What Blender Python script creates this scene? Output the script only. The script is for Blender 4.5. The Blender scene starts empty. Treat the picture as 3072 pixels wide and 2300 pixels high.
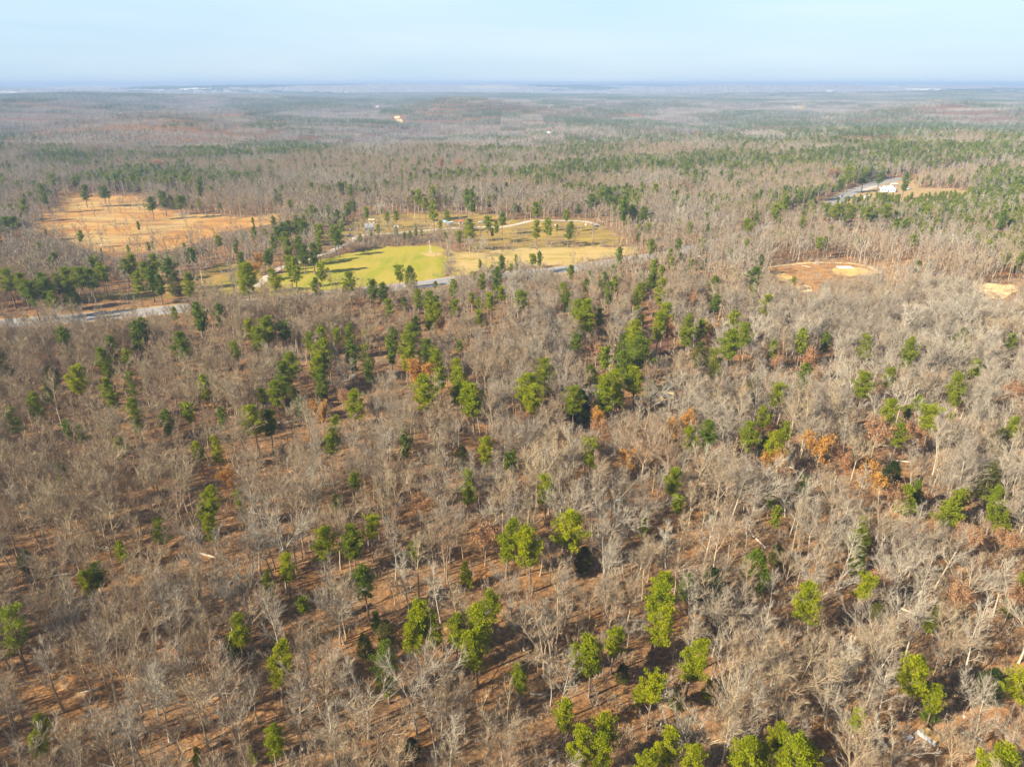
import bpy, math, random
import numpy as np
from mathutils import Vector, Matrix
R = math.radians
sc = bpy.context.scene

# ------------------------------------------------------------------ camera, sky, sun, exposure
H_CAM = 100.0
PITCH = R(23.75)
FOC = 2048.0                      # focal length in pixels of the 3072 px wide photograph
cam_d = bpy.data.cameras.new('camera')
cam_d.sensor_width = 36.0
cam_d.lens = 36.0 * FOC / 3072.0
cam_d.clip_start = 0.5
cam_d.clip_end = 120000
cam = bpy.data.objects.new('camera', cam_d)
cam.location = (0, 0, H_CAM)
cam.rotation_euler = (R(90) - PITCH, 0, 0)
sc.collection.objects.link(cam)
sc.camera = cam

SUN_EL = R(31)
SUN_H = Vector((-0.88, -0.475, 0)).normalized()          # towards the sun, on the ground
SUN_DIR = Vector((SUN_H.x * math.cos(SUN_EL), SUN_H.y * math.cos(SUN_EL), math.sin(SUN_EL)))
world = bpy.data.worlds.new('World')
sc.world = world
world.use_nodes = True
wt = world.node_tree
wt.nodes.clear()
def wn(t, **kw):
    n = wt.nodes.new(t)
    for k, v in kw.items():
        setattr(n, k, v)
    return n
sky = wn('ShaderNodeTexSky', sky_type='NISHITA', sun_disc=False)
sky.sun_elevation = SUN_EL
sky.sun_rotation = math.atan2(SUN_DIR.x, SUN_DIR.y)
sky.altitude = 200
sky.air_density = 1.0
sky.dust_density = 0.4
sky.ozone_density = 2.0
bg = wn('ShaderNodeBackground')
bg.inputs['Strength'].default_value = 0.062
wo = wn('ShaderNodeOutputWorld')
# thin high cloud, mixed over the clear sky
tc = wn('ShaderNodeTexCoord')
mp = wn('ShaderNodeMapping')
mp.inputs['Scale'].default_value = (0.9, 0.9, 9.0)
nz = wn('ShaderNodeTexNoise')
nz.inputs['Scale'].default_value = 1.6
nz.inputs['Detail'].default_value = 5
nz.inputs['Roughness'].default_value = 0.5
cr = wn('ShaderNodeValToRGB')
cr.color_ramp.elements[0].position = 0.42
cr.color_ramp.elements[0].color = (0, 0, 0, 1)
cr.color_ramp.elements[1].position = 0.80
cr.color_ramp.elements[1].color = (0.36, 0.36, 0.36, 1)
mx = wn('ShaderNodeMix', data_type='RGBA')
VEIL = 6.6
mx.inputs['B'].default_value = (6.9, 7.1, 7.05, 1)
L = wt.links.new
L(tc.outputs['Generated'], mp.inputs['Vector'])
L(mp.outputs['Vector'], nz.inputs['Vector'])
L(nz.outputs['Fac'], cr.inputs['Fac'])
L(cr.outputs['Color'], mx.inputs['Factor'])
# a pale winter veil: strongest low down, bluish at the horizon and milky higher up
sep = wn('ShaderNodeSeparateXYZ')
veil = wn('ShaderNodeValToRGB')
ve = veil.color_ramp.elements
ve[0].position = 0.0; ve[0].color = (0.45, 0.66, 0.90, 1)
ve[1].position = 0.6; ve[1].color = (0.12, 0.23, 0.46, 1)
q = ve.new(0.05); q.color = (0.49, 0.71, 0.93, 1)
q = ve.new(0.14); q.color = (0.66, 0.90, 1.0, 1)
q = ve.new(0.30); q.color = (0.62, 0.86, 1.0, 1)
vm = wn('ShaderNodeMix', data_type='RGBA')
vm.inputs['Factor'].default_value = 0.8
vg = wn('ShaderNodeVectorMath', operation='SCALE')
vg.inputs['Scale'].default_value = VEIL
L(tc.outputs['Generated'], sep.inputs[0])
L(sep.outputs['Z'], veil.inputs['Fac'])
L(veil.outputs['Color'], vg.inputs[0])
L(sky.outputs['Color'], vm.inputs['A'])
L(vg.outputs[0], vm.inputs['B'])
L(vm.outputs['Result'], mx.inputs['A'])
L(mx.outputs['Result'], bg.inputs['Color'])
L(bg.outputs['Background'], wo.inputs['Surface'])

sun_d = bpy.data.lights.new('sun', 'SUN')
sun_d.energy = 5.0
sun_d.angle = R(0.53)
sun_d.color = (1.0, 0.91, 0.76)
sun = bpy.data.objects.new('sun', sun_d)
sun.rotation_euler = (-SUN_DIR).to_track_quat('-Z', 'Y').to_euler()
sun.location = (-200, -100, 300)
sc.collection.objects.link(sun)

vs = sc.view_settings
vs.view_transform = 'Standard'
vs.look = 'None'
vs.gamma = 1.0
vs.use_curve_mapping = False
vs.exposure = 1.4
cy = sc.cycles
cy.max_bounces = 5
cy.diffuse_bounces = 2
cy.glossy_bounces = 1
cy.transmission_bounces = 2
cy.volume_bounces = 0
cy.transparent_max_bounces = 4
cy.caustics_reflective = False
cy.caustics_refractive = False
cy.use_denoising = True
cy.denoiser = 'OPENIMAGEDENOISE'
cy.denoising_prefilter = 'ACCURATE'
cy.use_adaptive_sampling = False

# ------------------------------------------------------------------ photo pixel -> point on the ground
CP, SP = math.cos(PITCH), math.sin(PITCH)
def at(px, py, z=0.0):
    u, v = (px - 1536.0) / FOC, (1150.0 - py) / FOC
    dx, dy, dz = u, CP + v * SP, -SP + v * CP
    t = (z - H_CAM) / dz
    return (dx * t, dy * t)
def pix(x, y, z=0.0):
    zc = y * CP + (H_CAM - z) * SP
    up = y * SP - (H_CAM - z) * CP
    return 1536 + FOC * x / zc, 1150 - FOC * up / zc, zc

# zoom windows used while reading the photograph: origin and scale, in photo pixels
ZW = {'A': (0, 950, 768 / 1870), 'B': (768, 800, 768 / 2120), 'C': (1536, 800, 768 / 2120), 'D': (2304, 1000, 768 / 1957),
      'E': (0, 1620, 768 / 1870), 'F': (768, 1400, 768 / 1413), 'G': (1536, 1400, 768 / 1413), 'H': (2304, 1620, 768 / 1870),
      'I': (0, 480, 800 / 2212), 'J': (750, 550, 700 / 2212), 'K': (1300, 550, 700 / 2212), 'L': (2048, 180, 1024 / 2212),
      'M': (2200, 700, 872 / 2212), 'N': (0, 180, 1024 / 2212), 'O': (1024, 180, 1024 / 2212), 'S': (0, 0, 1.0),
      'P': (1900, 1060, 240 / 2208), 'Q': (1020, 640, 320 / 2212), 'T': (1320, 630, 160 / 2212), 'U': (2480, 510, 320 / 2212),
      'V': (2640, 2120, 432 / 2212), 'W': (1440, 660, 400 / 2212)}
def zp(w, x, y):
    o = ZW[w]
    return o[0] + x * o[2], o[1] + y * o[2]
def g(w, x, y, z=0.0):
    return at(*zp(w, x, y), z)
def gpoly(w, pts):
    return [g(w, *p) for p in pts]

# ------------------------------------------------------------------ small noise and terrain
_rs = np.random.RandomState(11)
_perm = _rs.rand(257, 257)
def vnoise(x, y):
    x = np.asarray(x, float); y = np.asarray(y, float)
    xi = np.floor(x).astype(int); yi = np.floor(y).astype(int)
    fx = x - xi; fy = y - yi
    fx = fx * fx * (3 - 2 * fx); fy = fy * fy * (3 - 2 * fy)
    a = _perm[xi % 256, yi % 256]; b = _perm[(xi + 1) % 256, yi % 256]
    c = _perm[xi % 256, (yi + 1) % 256]; d = _perm[(xi + 1) % 256, (yi + 1) % 256]
    return (a * (1 - fx) + b * fx) * (1 - fy) + (c * (1 - fx) + d * fx) * fy
def fbm(x, y, o=4):
    s = 0; a = 0.5; t = 0
    for k in range(o):
        s = s + a * vnoise(np.asarray(x) * 2 ** k + 17.3 * k, np.asarray(y) * 2 ** k + 5.1 * k)
        t += a; a *= 0.5
    return s / t
def sstep(a, b, x):
    t = np.clip((np.asarray(x, float) - a) / (b - a), 0, 1)
    return t * t * (3 - 2 * t)
def terrain(x, y):
    x = np.asarray(x, float); y = np.asarray(y, float)
    r = np.hypot(x, y)
    w = sstep(820, 1500, r)
    h = (fbm(x / 620 + 3.2, y / 430 + 1.7, 3) - 0.52) * 150 * (1 - 0.86 * sstep(2000, 4200, r))
    h = h + (fbm(x / 2600 + 9.1, y / 1700 + 4.4, 3) - 0.5) * 30 * sstep(2500, 6000, r)
    def hill(cx, cy, sx, sy, a):
        return a * np.exp(-((x - cx) / sx) ** 2 - ((y - cy) / sy) ** 2)
    h = h + hill(-2150, 3500, 520, 420, 44) + hill(-1450, 3800, 500, 420, 26) + hill(-1700, 2300, 330, 260, 34)
    h = h + hill(1500, 2300, 700, 250, 14) + hill(3000, 5200, 1200, 500, 22)
    h = h + hill(-5200, 21000, 3800, 1500, 70) + hill(-12000, 16000, 2500, 1500, 20) + hill(9000, 17000, 6000, 1500, 26) + (fbm(x / 2600 + 40, y / 1300 + 12, 4) - 0.45) * 210 * sstep(5200, 8500, r)
    h = h * w - 8 * sstep(9000, 26000, r)
    h = np.where(h > 40, 40 + 42 * np.tanh((h - 40) / 42), h)
    return np.where(h < -30, -30 + 30 * np.tanh((h + 30) / 30), h)

# ------------------------------------------------------------------ materials
def newmat(name):
    m = bpy.data.materials.new(name)
    m.use_nodes = True
    nt = m.node_tree
    nt.nodes.clear()
    out = nt.nodes.new('ShaderNodeOutputMaterial')
    return m, nt, out
def node(nt, t, **kw):
    n = nt.nodes.new(t)
    for k, v in kw.items():
        if k in n.inputs:
            n.inputs[k].default_value = v
        else:
            setattr(n, k, v)
    return n
def noise_fac(nt, scale, detail=3, rough=0.55, lo=0.35, hi=0.65, coord='Object', sc3=None, dist=0.0):
    t = node(nt, 'ShaderNodeTexCoord')
    n = node(nt, 'ShaderNodeTexNoise')
    n.inputs['Scale'].default_value = scale
    n.inputs['Detail'].default_value = detail
    n.inputs['Roughness'].default_value = rough
    n.inputs['Distortion'].default_value = dist
    if sc3:
        m = node(nt, 'ShaderNodeMapping')
        m.inputs['Scale'].default_value = sc3
        nt.links.new(t.outputs[coord], m.inputs['Vector'])
        nt.links.new(m.outputs['Vector'], n.inputs['Vector'])
    else:
        nt.links.new(t.outputs[coord], n.inputs['Vector'])
    mr = node(nt, 'ShaderNodeMapRange')
    mr.inputs['From Min'].default_value = lo
    mr.inputs['From Max'].default_value = hi
    nt.links.new(n.outputs['Fac'], mr.inputs['Value'])
    return mr.outputs['Result']
def mixc(nt, fac, a, b):
    m = node(nt, 'ShaderNodeMix', data_type='RGBA')
    for s, v in (('A', a), ('B', b)):
        if isinstance(v, tuple):
            m.inputs[s].default_value = (*v, 1)
        else:
            nt.links.new(v, m.inputs[s])
    if isinstance(fac, float):
        m.inputs['Factor'].default_value = fac
    else:
        nt.links.new(fac, m.inputs['Factor'])
    return m.outputs['Result']
def finish(nt, out, col, rough=0.9, spec=0.2, bump=None):
    b = node(nt, 'ShaderNodeBsdfPrincipled')
    b.inputs['Roughness'].default_value = rough
    b.inputs['Specular IOR Level'].default_value = spec
    if isinstance(col, tuple):
        b.inputs['Base Color'].default_value = (*col, 1)
    else:
        nt.links.new(col, b.inputs['Base Color'])
    if bump is not None:
        bp = node(nt, 'ShaderNodeBump')
        bp.inputs['Strength'].default_value = bump[1]
        bp.inputs['Distance'].default_value = bump[2]
        nt.links.new(bump[0], bp.inputs['Height'])
        nt.links.new(bp.outputs['Normal'], b.inputs['Normal'])
    nt.links.new(b.outputs['BSDF'], out.inputs['Surface'])

def mat_plain(name, col, col2=None, scale=2.0, rough=0.7, spec=0.3):
    m, nt, out = newmat(name)
    if col2 is None:
        col2 = tuple(c * 0.72 for c in col)
    f = noise_fac(nt, scale, 4, 0.6, 0.35, 0.65)
    finish(nt, out, mixc(nt, f, col, col2), rough, spec)
    return m

def mat_bark(name, a, b, c):
    """bark whose tone varies from tree to tree and along the limbs"""
    m, nt, out = newmat(name)
    oi = node(nt, 'ShaderNodeObjectInfo')
    ramp = node(nt, 'ShaderNodeValToRGB')
    e = ramp.color_ramp.elements
    e[0].position = 0.0; e[0].color = (*a, 1)
    e[1].position = 1.0; e[1].color = (*c, 1)
    mid = e.new(0.5); mid.color = (*b, 1)
    nt.links.new(oi.outputs['Random'], ramp.inputs['Fac'])
    f = noise_fac(nt, 0.9, 3, 0.6, 0.3, 0.7)
    dark = mixc(nt, 0.45, ramp.outputs['Color'], (0.12, 0.085, 0.06))
    col = mixc(nt, f, ramp.outputs['Color'], dark)
    d = node(nt, 'ShaderNodeBsdfDiffuse')
    nt.links.new(col, d.inputs['Color'])
    nt.links.new(d.outputs['BSDF'], out.inputs['Surface'])
    return m

def mat_leaf(name, a, b, c, trans=0.36):
    """foliage: hue varies from tree to tree and from clump to clump, thin leaves pass some light"""
    m, nt, out = newmat(name)
    oi = node(nt, 'ShaderNodeObjectInfo')
    c1 = mixc(nt, oi.outputs['Random'], a, b)
    f = noise_fac(nt, 0.8, 3, 0.6, 0.35, 0.7)
    col = mixc(nt, f, c1, c)
    d = node(nt, 'ShaderNodeBsdfDiffuse')
    t = node(nt, 'ShaderNodeBsdfTranslucent')
    nt.links.new(col, d.inputs['Color'])
    nt.links.new(col, t.inputs['Color'])
    mx = node(nt, 'ShaderNodeMixShader')
    mx.inputs['Fac'].default_value = trans
    nt.links.new(d.outputs['BSDF'], mx.inputs[1])
    nt.links.new(t.outputs['BSDF'], mx.inputs[2])
    nt.links.new(mx.outputs['Shader'], out.inputs['Surface'])
    return m

def mat_attr(name):
    m, nt, out = newmat(name)
    a = node(nt, 'ShaderNodeAttribute')
    a.attribute_name = 'tint'
    oi = node(nt, 'ShaderNodeObjectInfo')
    hs = node(nt, 'ShaderNodeHueSaturation')
    mr = node(nt, 'ShaderNodeMapRange')
    mr.inputs['To Min'].default_value = 0.85
    mr.inputs['To Max'].default_value = 1.15
    nt.links.new(oi.outputs['Random'], mr.inputs['Value'])
    nt.links.new(mr.outputs['Result'], hs.inputs['Value'])
    nt.links.new(a.outputs['Color'], hs.inputs['Color'])
    d = node(nt, 'ShaderNodeBsdfDiffuse')
    nt.links.new(hs.outputs['Color'], d.inputs['Color'])
    nt.links.new(d.outputs['BSDF'], out.inputs['Surface'])
    return m

BARK = [mat_bark('bark_tan', (0.50, 0.40, 0.25), (0.45, 0.34, 0.21), (0.38, 0.27, 0.17)),
        mat_bark('bark_grey', (0.48, 0.42, 0.31), (0.42, 0.36, 0.26), (0.33, 0.275, 0.20)),
        mat_bark('bark_pale', (0.60, 0.53, 0.41), (0.53, 0.46, 0.34), (0.48, 0.40, 0.29))]
TINT_NAME = ['tan', 'grey', 'pale']
M_PBARK = mat_plain('pine_bark', (0.24, 0.17, 0.12), (0.14, 0.10, 0.075), 1.5)
LEAF = {'b': mat_leaf('needles_bright', (0.29, 0.315, 0.006), (0.41, 0.385, 0.006), (0.15, 0.195, 0.008)),
        'm': mat_leaf('needles_green', (0.24, 0.275, 0.012), (0.29, 0.30, 0.012), (0.14, 0.18, 0.012)),
        'd': mat_leaf('needles_dark', (0.165, 0.215, 0.016), (0.20, 0.235, 0.016), (0.09, 0.135, 0.014)),
        'o': mat_leaf('shrub_leaves', (0.155, 0.155, 0.030), (0.17, 0.155, 0.04), (0.10, 0.105, 0.02)),
        'c': mat_leaf('cedar_sprays', (0.045, 0.07, 0.014), (0.055, 0.08, 0.014), (0.025, 0.042, 0.010))}
M_ORANGE = mat_leaf('orange_leaves', (0.52, 0.26, 0.045), (0.60, 0.34, 0.06), (0.40, 0.18, 0.05))
M_RUST = mat_leaf('rust_leaves', (0.46, 0.235, 0.105), (0.50, 0.28, 0.14), (0.38, 0.20, 0.10))
M_ATTR = mat_attr('far_tree')

# ground: leaf litter of oak and pine with soil showing, dark brown patches and shadow streaks painted into the colour
def mat_ground():
    m, nt, out = newmat('leaf_litter')
    f1 = noise_fac(nt, 0.045, 4, 0.55, 0.36, 0.64)
    f2 = noise_fac(nt, 0.8, 6, 0.72, 0.38, 0.62)
    f3 = noise_fac(nt, 0.16, 4, 0.6, 0.42, 0.68)
    c = mixc(nt, f1, (0.45, 0.205, 0.055), (0.35, 0.20, 0.09))
    c = mixc(nt, f3, c, (0.22, 0.125, 0.055))
    dk = mixc(nt, 0.8, c, (0.075, 0.045, 0.03))
    c = mixc(nt, f2, c, dk)
    f4 = noise_fac(nt, 0.5, 5, 0.75, 0.56, 0.66)
    c = mixc(nt, f4, c, mixc(nt, 0.6, c, (0.52, 0.36, 0.2)))
    h = noise_fac(nt, 2.2, 4, 0.7, 0.2, 0.8)
    finish(nt, out, c, 0.95, 0.1, (h, 0.7, 0.25))
    return m
def mat_field(name, a, b, c, s1=0.03, s2=0.25, s3=1.5, stretch=(1, 1, 1), blend=(0.35, 0.65), bump=0.15):
    m, nt, out = newmat(name)
    f1 = noise_fac(nt, s1, 4, 0.6, blend[0], blend[1])
    f2 = noise_fac(nt, s2, 4, 0.6, 0.42, 0.68, 'Object', stretch, 0.4)
    f3 = noise_fac(nt, s3, 3, 0.6, 0.3, 0.7)
    col = mixc(nt, f1, a, b)
    col = mixc(nt, f2, col, c)
    col = mixc(nt, f3, col, mixc(nt, 0.25, col, (0.05, 0.035, 0.01)))
    finish(nt, out, col, 0.95, 0.1, (f3, 0.5, bump))
    return m
M_GROUND = mat_ground()

# ------------------------------------------------------------------ mesh helpers
class MB:
    def __init__(self):
        self.v = []; self.f = []; self.mi = []; self.col = []
    def tube(self, pts, rad, sides=5, mi=0, cap=False):
        base = len(self.v)
        n = len(pts)
        for i, p in enumerate(pts):
            p = Vector(p)
            d = Vector(pts[min(i + 1, n - 1)]) - Vector(pts[max(i - 1, 0)])
            if d.length < 1e-6:
                d = Vector((0, 0, 1))
            d.normalize()
            a = Vector((1, 0, 0)) if abs(d.x) < 0.8 else Vector((0, 1, 0))
            u = d.cross(a).normalized(); w = d.cross(u)
            for k in range(sides):
                t = 2 * math.pi * k / sides
                self.v.append(p + (u * math.cos(t) + w * math.sin(t)) * rad[i])
        for i in range(n - 1):
            for k in range(sides):
                a0 = base + i * sides + k; a1 = base + i * sides + (k + 1) % sides
                self.f.append((a0, a1, a1 + sides, a0 + sides)); self.mi.append(mi)
        if cap:
            self.f.append(tuple(base + (n - 1) * sides + k for k in range(sides))); self.mi.append(mi)
            self.f.append(tuple(base + k for k in reversed(range(sides)))); self.mi.append(mi)
    def face(self, pts, mi=0):
        b = len(self.v)
        self.v.extend(Vector(p) for p in pts)
        self.f.append(tuple(range(b, b + len(pts)))); self.mi.append(mi)
    def box(self, c, s, rz=0.0, mi=0, taper=1.0):
        cx, cy, cz = c; sx, sy, sz = (k / 2 for k in s)
        b = len(self.v)
        ca, sa = math.cos(rz), math.sin(rz)
        for dz in (-1, 1):
            t = taper if dz > 0 else 1.0
            for dx, dy in ((-1, -1), (1, -1), (1, 1), (-1, 1)):
                x, y = dx * sx * t, dy * sy * t
                self.v.append(Vector((cx + x * ca - y * sa, cy + x * sa + y * ca, cz + dz * sz)))
        for q in ((3, 2, 1, 0), (4, 5, 6, 7), (0, 1, 5, 4), (1, 2, 6, 5), (2, 3, 7, 6), (3, 0, 4, 7)):
            self.f.append(tuple(b + k for k in q)); self.mi.append(mi)
    def mesh(self, name, mats, smooth=False):
        me = bpy.data.meshes.new(name)
        me.from_pydata([tuple(v) for v in self.v], [], self.f)
        for m in (mats if isinstance(mats, (list, tuple)) else [mats]):
            me.materials.append(m)
        if any(self.mi):
            me.polygons.foreach_set('material_index', self.mi)
        if smooth:
            me.polygons.foreach_set('use_smooth', [True] * len(self.f))
        if self.col:
            at_ = me.attributes.new('tint', 'FLOAT_COLOR', 'FACE')
            at_.data.foreach_set('color', np.array(self.col, np.float32).ravel())
        me.update()
        return me

def link(name, me, parent=None, loc=None):
    o = bpy.data.objects.new(name, me)
    sc.collection.objects.link(o)
    if parent is not None:
        o.parent = parent
    if loc is not None:
        o.location = loc
    return o
def tag(o, label=None, cat=None, group=None, kind=None):
    if label: o['label'] = label
    if cat: o['category'] = cat
    if group: o['group'] = group
    if kind: o['kind'] = kind
    return o
def thing(name, label, cat, loc, rz=0.0, group=None):
    return tag_e(name, label, cat, loc, rz, group)
def tag_e(name, label, cat, loc, rz, group):
    o = bpy.data.objects.new(name, None)
    o.empty_display_size = 0.5
    sc.collection.objects.link(o)
    o.location = loc; o.rotation_euler = (0, 0, rz)
    return tag(o, label, cat, group)

# ------------------------------------------------------------------ ground sheet to the horizon
def build_ground():
    rad = [0, 30, 80, 200, 400, 600, 800]
    r = 800.0
    while r < 60000:
        r *= 1.045
        rad.append(r)
    angs = list(np.arange(-60, 60.01, 0.75)) + list(np.arange(66, 300, 6.0))
    n = len(angs)
    vs_, fs = [(0, 0, 0)], []
    rr = np.array(rad[1:])
    for r in rr:
        a = np.radians(angs)
        x = r * np.sin(a); y = r * np.cos(a)
        z = terrain(x, y)
        vs_.extend(zip(x.tolist(), y.tolist(), z.tolist()))
    for k in range(n):
        fs.append((0, 1 + (k + 1) % n, 1 + k))
    for i in range(len(rr) - 1):
        for k in range(n):
            a = 1 + i * n + k; b = 1 + i * n + (k + 1) % n
            fs.append((a, b, b + n, a + n))
    me = bpy.data.meshes.new('ground')
    me.from_pydata(vs_, [], fs)
    me.materials.append(M_GROUND)
    me.polygons.foreach_set('use_smooth', [True] * len(fs))
    me.update()
    tag(link('ground', me), kind='structure')
build_ground()

# ------------------------------------------------------------------ land cover outlines on the ground
P_FIELD = gpoly('J', [(150, 985), (220, 905), (330, 840), (500, 790), (700, 725), (860, 672), (1060, 640), (1250, 606), (1500, 592), (1760, 588),
                      (1850, 640), (1890, 760), (1885, 850), (1800, 905), (1600, 945), (1500, 985), (1300, 1030), (1000, 1070), (600, 1100), (150, 1130), (60, 1060)])
P_MEADOW = gpoly('K', [(150, 640), (330, 650), (500, 652), (700, 628), (1100, 606), (1500, 603), (1920, 606), (1965, 650), (1800, 700), (1500, 735),
                       (1250, 775), (1060, 790), (800, 800), (560, 815), (380, 860), (250, 925), (120, 955), (150, 850), (170, 740)])
P_PASTURE = gpoly('J', [(640, 500), (880, 430), (960, 345), (1150, 300), (1500, 285), (1880, 278), (2300, 300)]) + \
    gpoly('K', [(620, 335), (900, 335), (1450, 345), (1600, 400), (1760, 460), (1790, 540), (1760, 590), (1300, 596), (1060, 600), (700, 620), (500, 645), (330, 640), (420, 500)]) + \
    gpoly('J', [(1850, 475), (1350, 500), (1060, 520), (940, 575), (700, 650)])
P_ORANGE = gpoly('I', [(250, 590), (330, 520), (430, 430), (500, 330), (510, 250), (640, 268), (740, 288), (900, 294), (1180, 308), (1270, 400), (1440, 445), (1600, 455),
                       (1750, 450), (2000, 478), (2330, 440), (2330, 500), (2200, 545), (1900, 590), (1700, 660), (1500, 720), (1250, 760), (950, 790), (700, 720), (500, 650)])
P_YARD = gpoly('I', [(640, 1190), (700, 1130), (1100, 1090), (1300, 1040), (1550, 985), (1780, 870), (2050, 825), (2200, 870), (2200, 960), (2150, 1090), (1900, 1120), (1500, 1140), (1100, 1150)])
P_DIRT1 = gpoly('M', [(215, 292), (300, 246), (450, 228), (600, 212), (760, 210), (900, 222), (1010, 240), (1120, 285), (1160, 312), (1050, 322), (900, 332), (790, 322), (700, 345),
                      (640, 430), (560, 450), (480, 430), (420, 372), (310, 372), (270, 315)])
P_SLOPE = gpoly('M', [(1130, 240), (1290, 205), (1400, 205), (1420, 300), (1390, 390), (1250, 400), (1120, 380), (1140, 325)])
P_DIRT1B = gpoly('M', [(770, 262), (860, 258), (960, 262), (1060, 280), (1128, 300), (1000, 318), (900, 330), (800, 318), (785, 290)])
P_DIRT2 = gpoly('M', [(1730, 402), (1850, 388), (2000, 378), (2120, 382), (2190, 402), (2150, 440), (2080, 482), (1990, 500), (1910, 480), (1850, 440)])
P_HOME = gpoly('L', [(1010, 925), (1090, 880), (1260, 815), (1400, 785), (1500, 775), (1520, 830), (1640, 830), (1760, 835), (1850, 850), (1840, 890), (1700, 905), (1400, 920), (1200, 905), (1100, 940)])
P_CLEAR_SHED = gpoly('H', [(980, 1680), (985, 1480), (1050, 1390), (1160, 1320), (1350, 1260), (1560, 1200), (1660, 1120), (1760, 1000), (1800, 880), (1900, 800), (2050, 900), (2050, 1660)])
P_SHEDROOM = gpoly('H', [(1000, 1680), (1010, 1480), (1090, 1370), (1250, 1400), (1340, 1500), (1340, 1680)])
P_TIMBER = gpoly('C', [(1180, 1010), (1205, 970), (1320, 930), (1350, 1000), (1330, 1130), (1270, 1140), (1200, 1060)])
P_PIT = gpoly('C', [(1090, 720), (1130, 600), (1240, 590), (1400, 660), (1420, 710), (1260, 740), (1150, 760)])
P_SAND = gpoly('H', [(1190, 190), (1230, 130), (1330, 150), (1440, 210), (1470, 250), (1420, 280), (1300, 230)])
P_GLADE = gpoly('D', [(880, 1440), (900, 1330), (1000, 1290), (1060, 1370), (1050, 1450), (960, 1510)])

def inpoly(poly, x, y):
    x = np.asarray(x); y = np.asarray(y)
    c = np.zeros(x.shape, bool)
    n = len(poly)
    for i in range(n):
        x1, y1 = poly[i]; x2, y2 = poly[(i + 1) % n]
        if y1 == y2:
            continue
        hit = ((y1 > y) != (y2 > y)) & (x < (x2 - x1) * (y - y1) / (y2 - y1) + x1)
        c ^= hit
    return c

def catmull(pts, n=10):
    out = []
    P = [np.array(p, float) for p in pts]
    for i in range(len(P) - 1):
        p0 = P[max(i - 1, 0)]; p1 = P[i]; p2 = P[i + 1]; p3 = P[min(i + 2, len(P) - 1)]
        for k in range(n):
            t = k / n
            out.append(tuple(0.5 * (2 * p1 + (p2 - p0) * t + (2 * p0 - 5 * p1 + 4 * p2 - p3) * t * t + (3 * p1 - p0 - 3 * p2 + p3) * t ** 3)))
    out.append(tuple(P[-1]))
    return out
def strip(pts, half, z, off=0.0, wob=0.0, seed=1):
    rnd = random.Random(seed)
    v, f = [], []
    n = len(pts)
    for i in range(n):
        p = Vector((*pts[i], 0)); d = Vector((*pts[min(i + 1, n - 1)], 0)) - Vector((*pts[max(i - 1, 0)], 0))
        d.normalize(); s = Vector((-d.y, d.x, 0))
        a = p + s * (off + half + rnd.uniform(-wob, wob)); b = p + s * (off - half + rnd.uniform(-wob, wob))
        v += [(a.x, a.y, z), (b.x, b.y, z)]
    for i in range(n - 1):
        f.append((2 * i, 2 * i + 1, 2 * i + 3, 2 * i + 2))
    return v, f
def sheet(name, v, f, m, kind='structure', up=True):
    me = bpy.data.meshes.new(name)
    me.from_pydata(v, [], f)
    me.materials.append(m)
    me.update()
    if me.polygons and me.polygons[0].normal.z < 0:
        me.flip_normals()
    return tag(link(name, me), kind=kind)
def wob_poly(poly, step=6.0, amp=1.2, seed=3):
    """the outline with small natural irregularities"""
    out = []
    n = len(poly)
    for i in range(n):
        a = np.array(poly[i]); b = np.array(poly[(i + 1) % n])
        d = b - a; L_ = np.hypot(*d); k = max(1, int(L_ / step))
        nrm = np.array((-d[1], d[0])) / max(L_, 1e-6)
        for j in range(k):
            p = a + d * j / k
            out.append(tuple(p + nrm * (float(vnoise(p[0] / 7 + seed, p[1] / 7)) - 0.5) * 2 * amp))
    return out
def land(name, poly, z, m, step=6.0, amp=1.5, seed=3):
    from mathutils.geometry import tessellate_polygon
    p = wob_poly(poly, step, amp, seed)
    v = [Vector((a, b, z)) for a, b in p]
    tris = tessellate_polygon([v])
    return sheet(name, [tuple(q) for q in v], [tuple(t) for t in tris], m)

M_GRASS = mat_field('pasture_grass', (0.245, 0.26, 0.012), (0.36, 0.305, 0.028), (0.42, 0.30, 0.06), 0.022, 0.06, 0.7, (2.2, 0.35, 1), (0.42, 0.58))
M_TAN = mat_field('dry_meadow', (0.54, 0.345, 0.12), (0.50, 0.36, 0.15), (0.36, 0.28, 0.06), 0.035, 0.09, 0.9, (0.5, 1.5, 1))
M_GOLD = mat_field('golden_pasture', (0.42, 0.275, 0.05), (0.31, 0.225, 0.05), (0.22, 0.13, 0.06), 0.035, 0.08, 0.6, (0.5, 1.5, 1))
M_BROOM = mat_field('broomsedge', (0.50, 0.24, 0.055), (0.50, 0.345, 0.13), (0.31, 0.15, 0.055), 0.020, 0.06, 0.4, (0.5, 1.3, 1), (0.40, 0.60), 0.35)
M_YARD = mat_field('yard_grass', (0.29, 0.225, 0.045), (0.38, 0.20, 0.065), (0.22, 0.175, 0.035), 0.03, 0.10, 0.8)
M_CLAY = mat_field('orange_clay', (0.52, 0.25, 0.07), (0.38, 0.19, 0.075), (0.25, 0.135, 0.06), 0.06, 0.15, 0.9)
M_CLAYB = mat_field('bright_clay', (0.78, 0.42, 0.10), (0.74, 0.50, 0.20), (0.62, 0.36, 0.12), 0.08, 0.25, 0.9)
M_SANDY = mat_field('pale_clay', (0.76, 0.53, 0.24), (0.68, 0.44, 0.19), (0.80, 0.60, 0.33), 0.06, 0.25, 0.9)
M_LITTER = mat_field('orange_litter', (0.46, 0.22, 0.075), (0.38, 0.20, 0.09), (0.26, 0.14, 0.07), 0.12, 0.4, 2.5)
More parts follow.
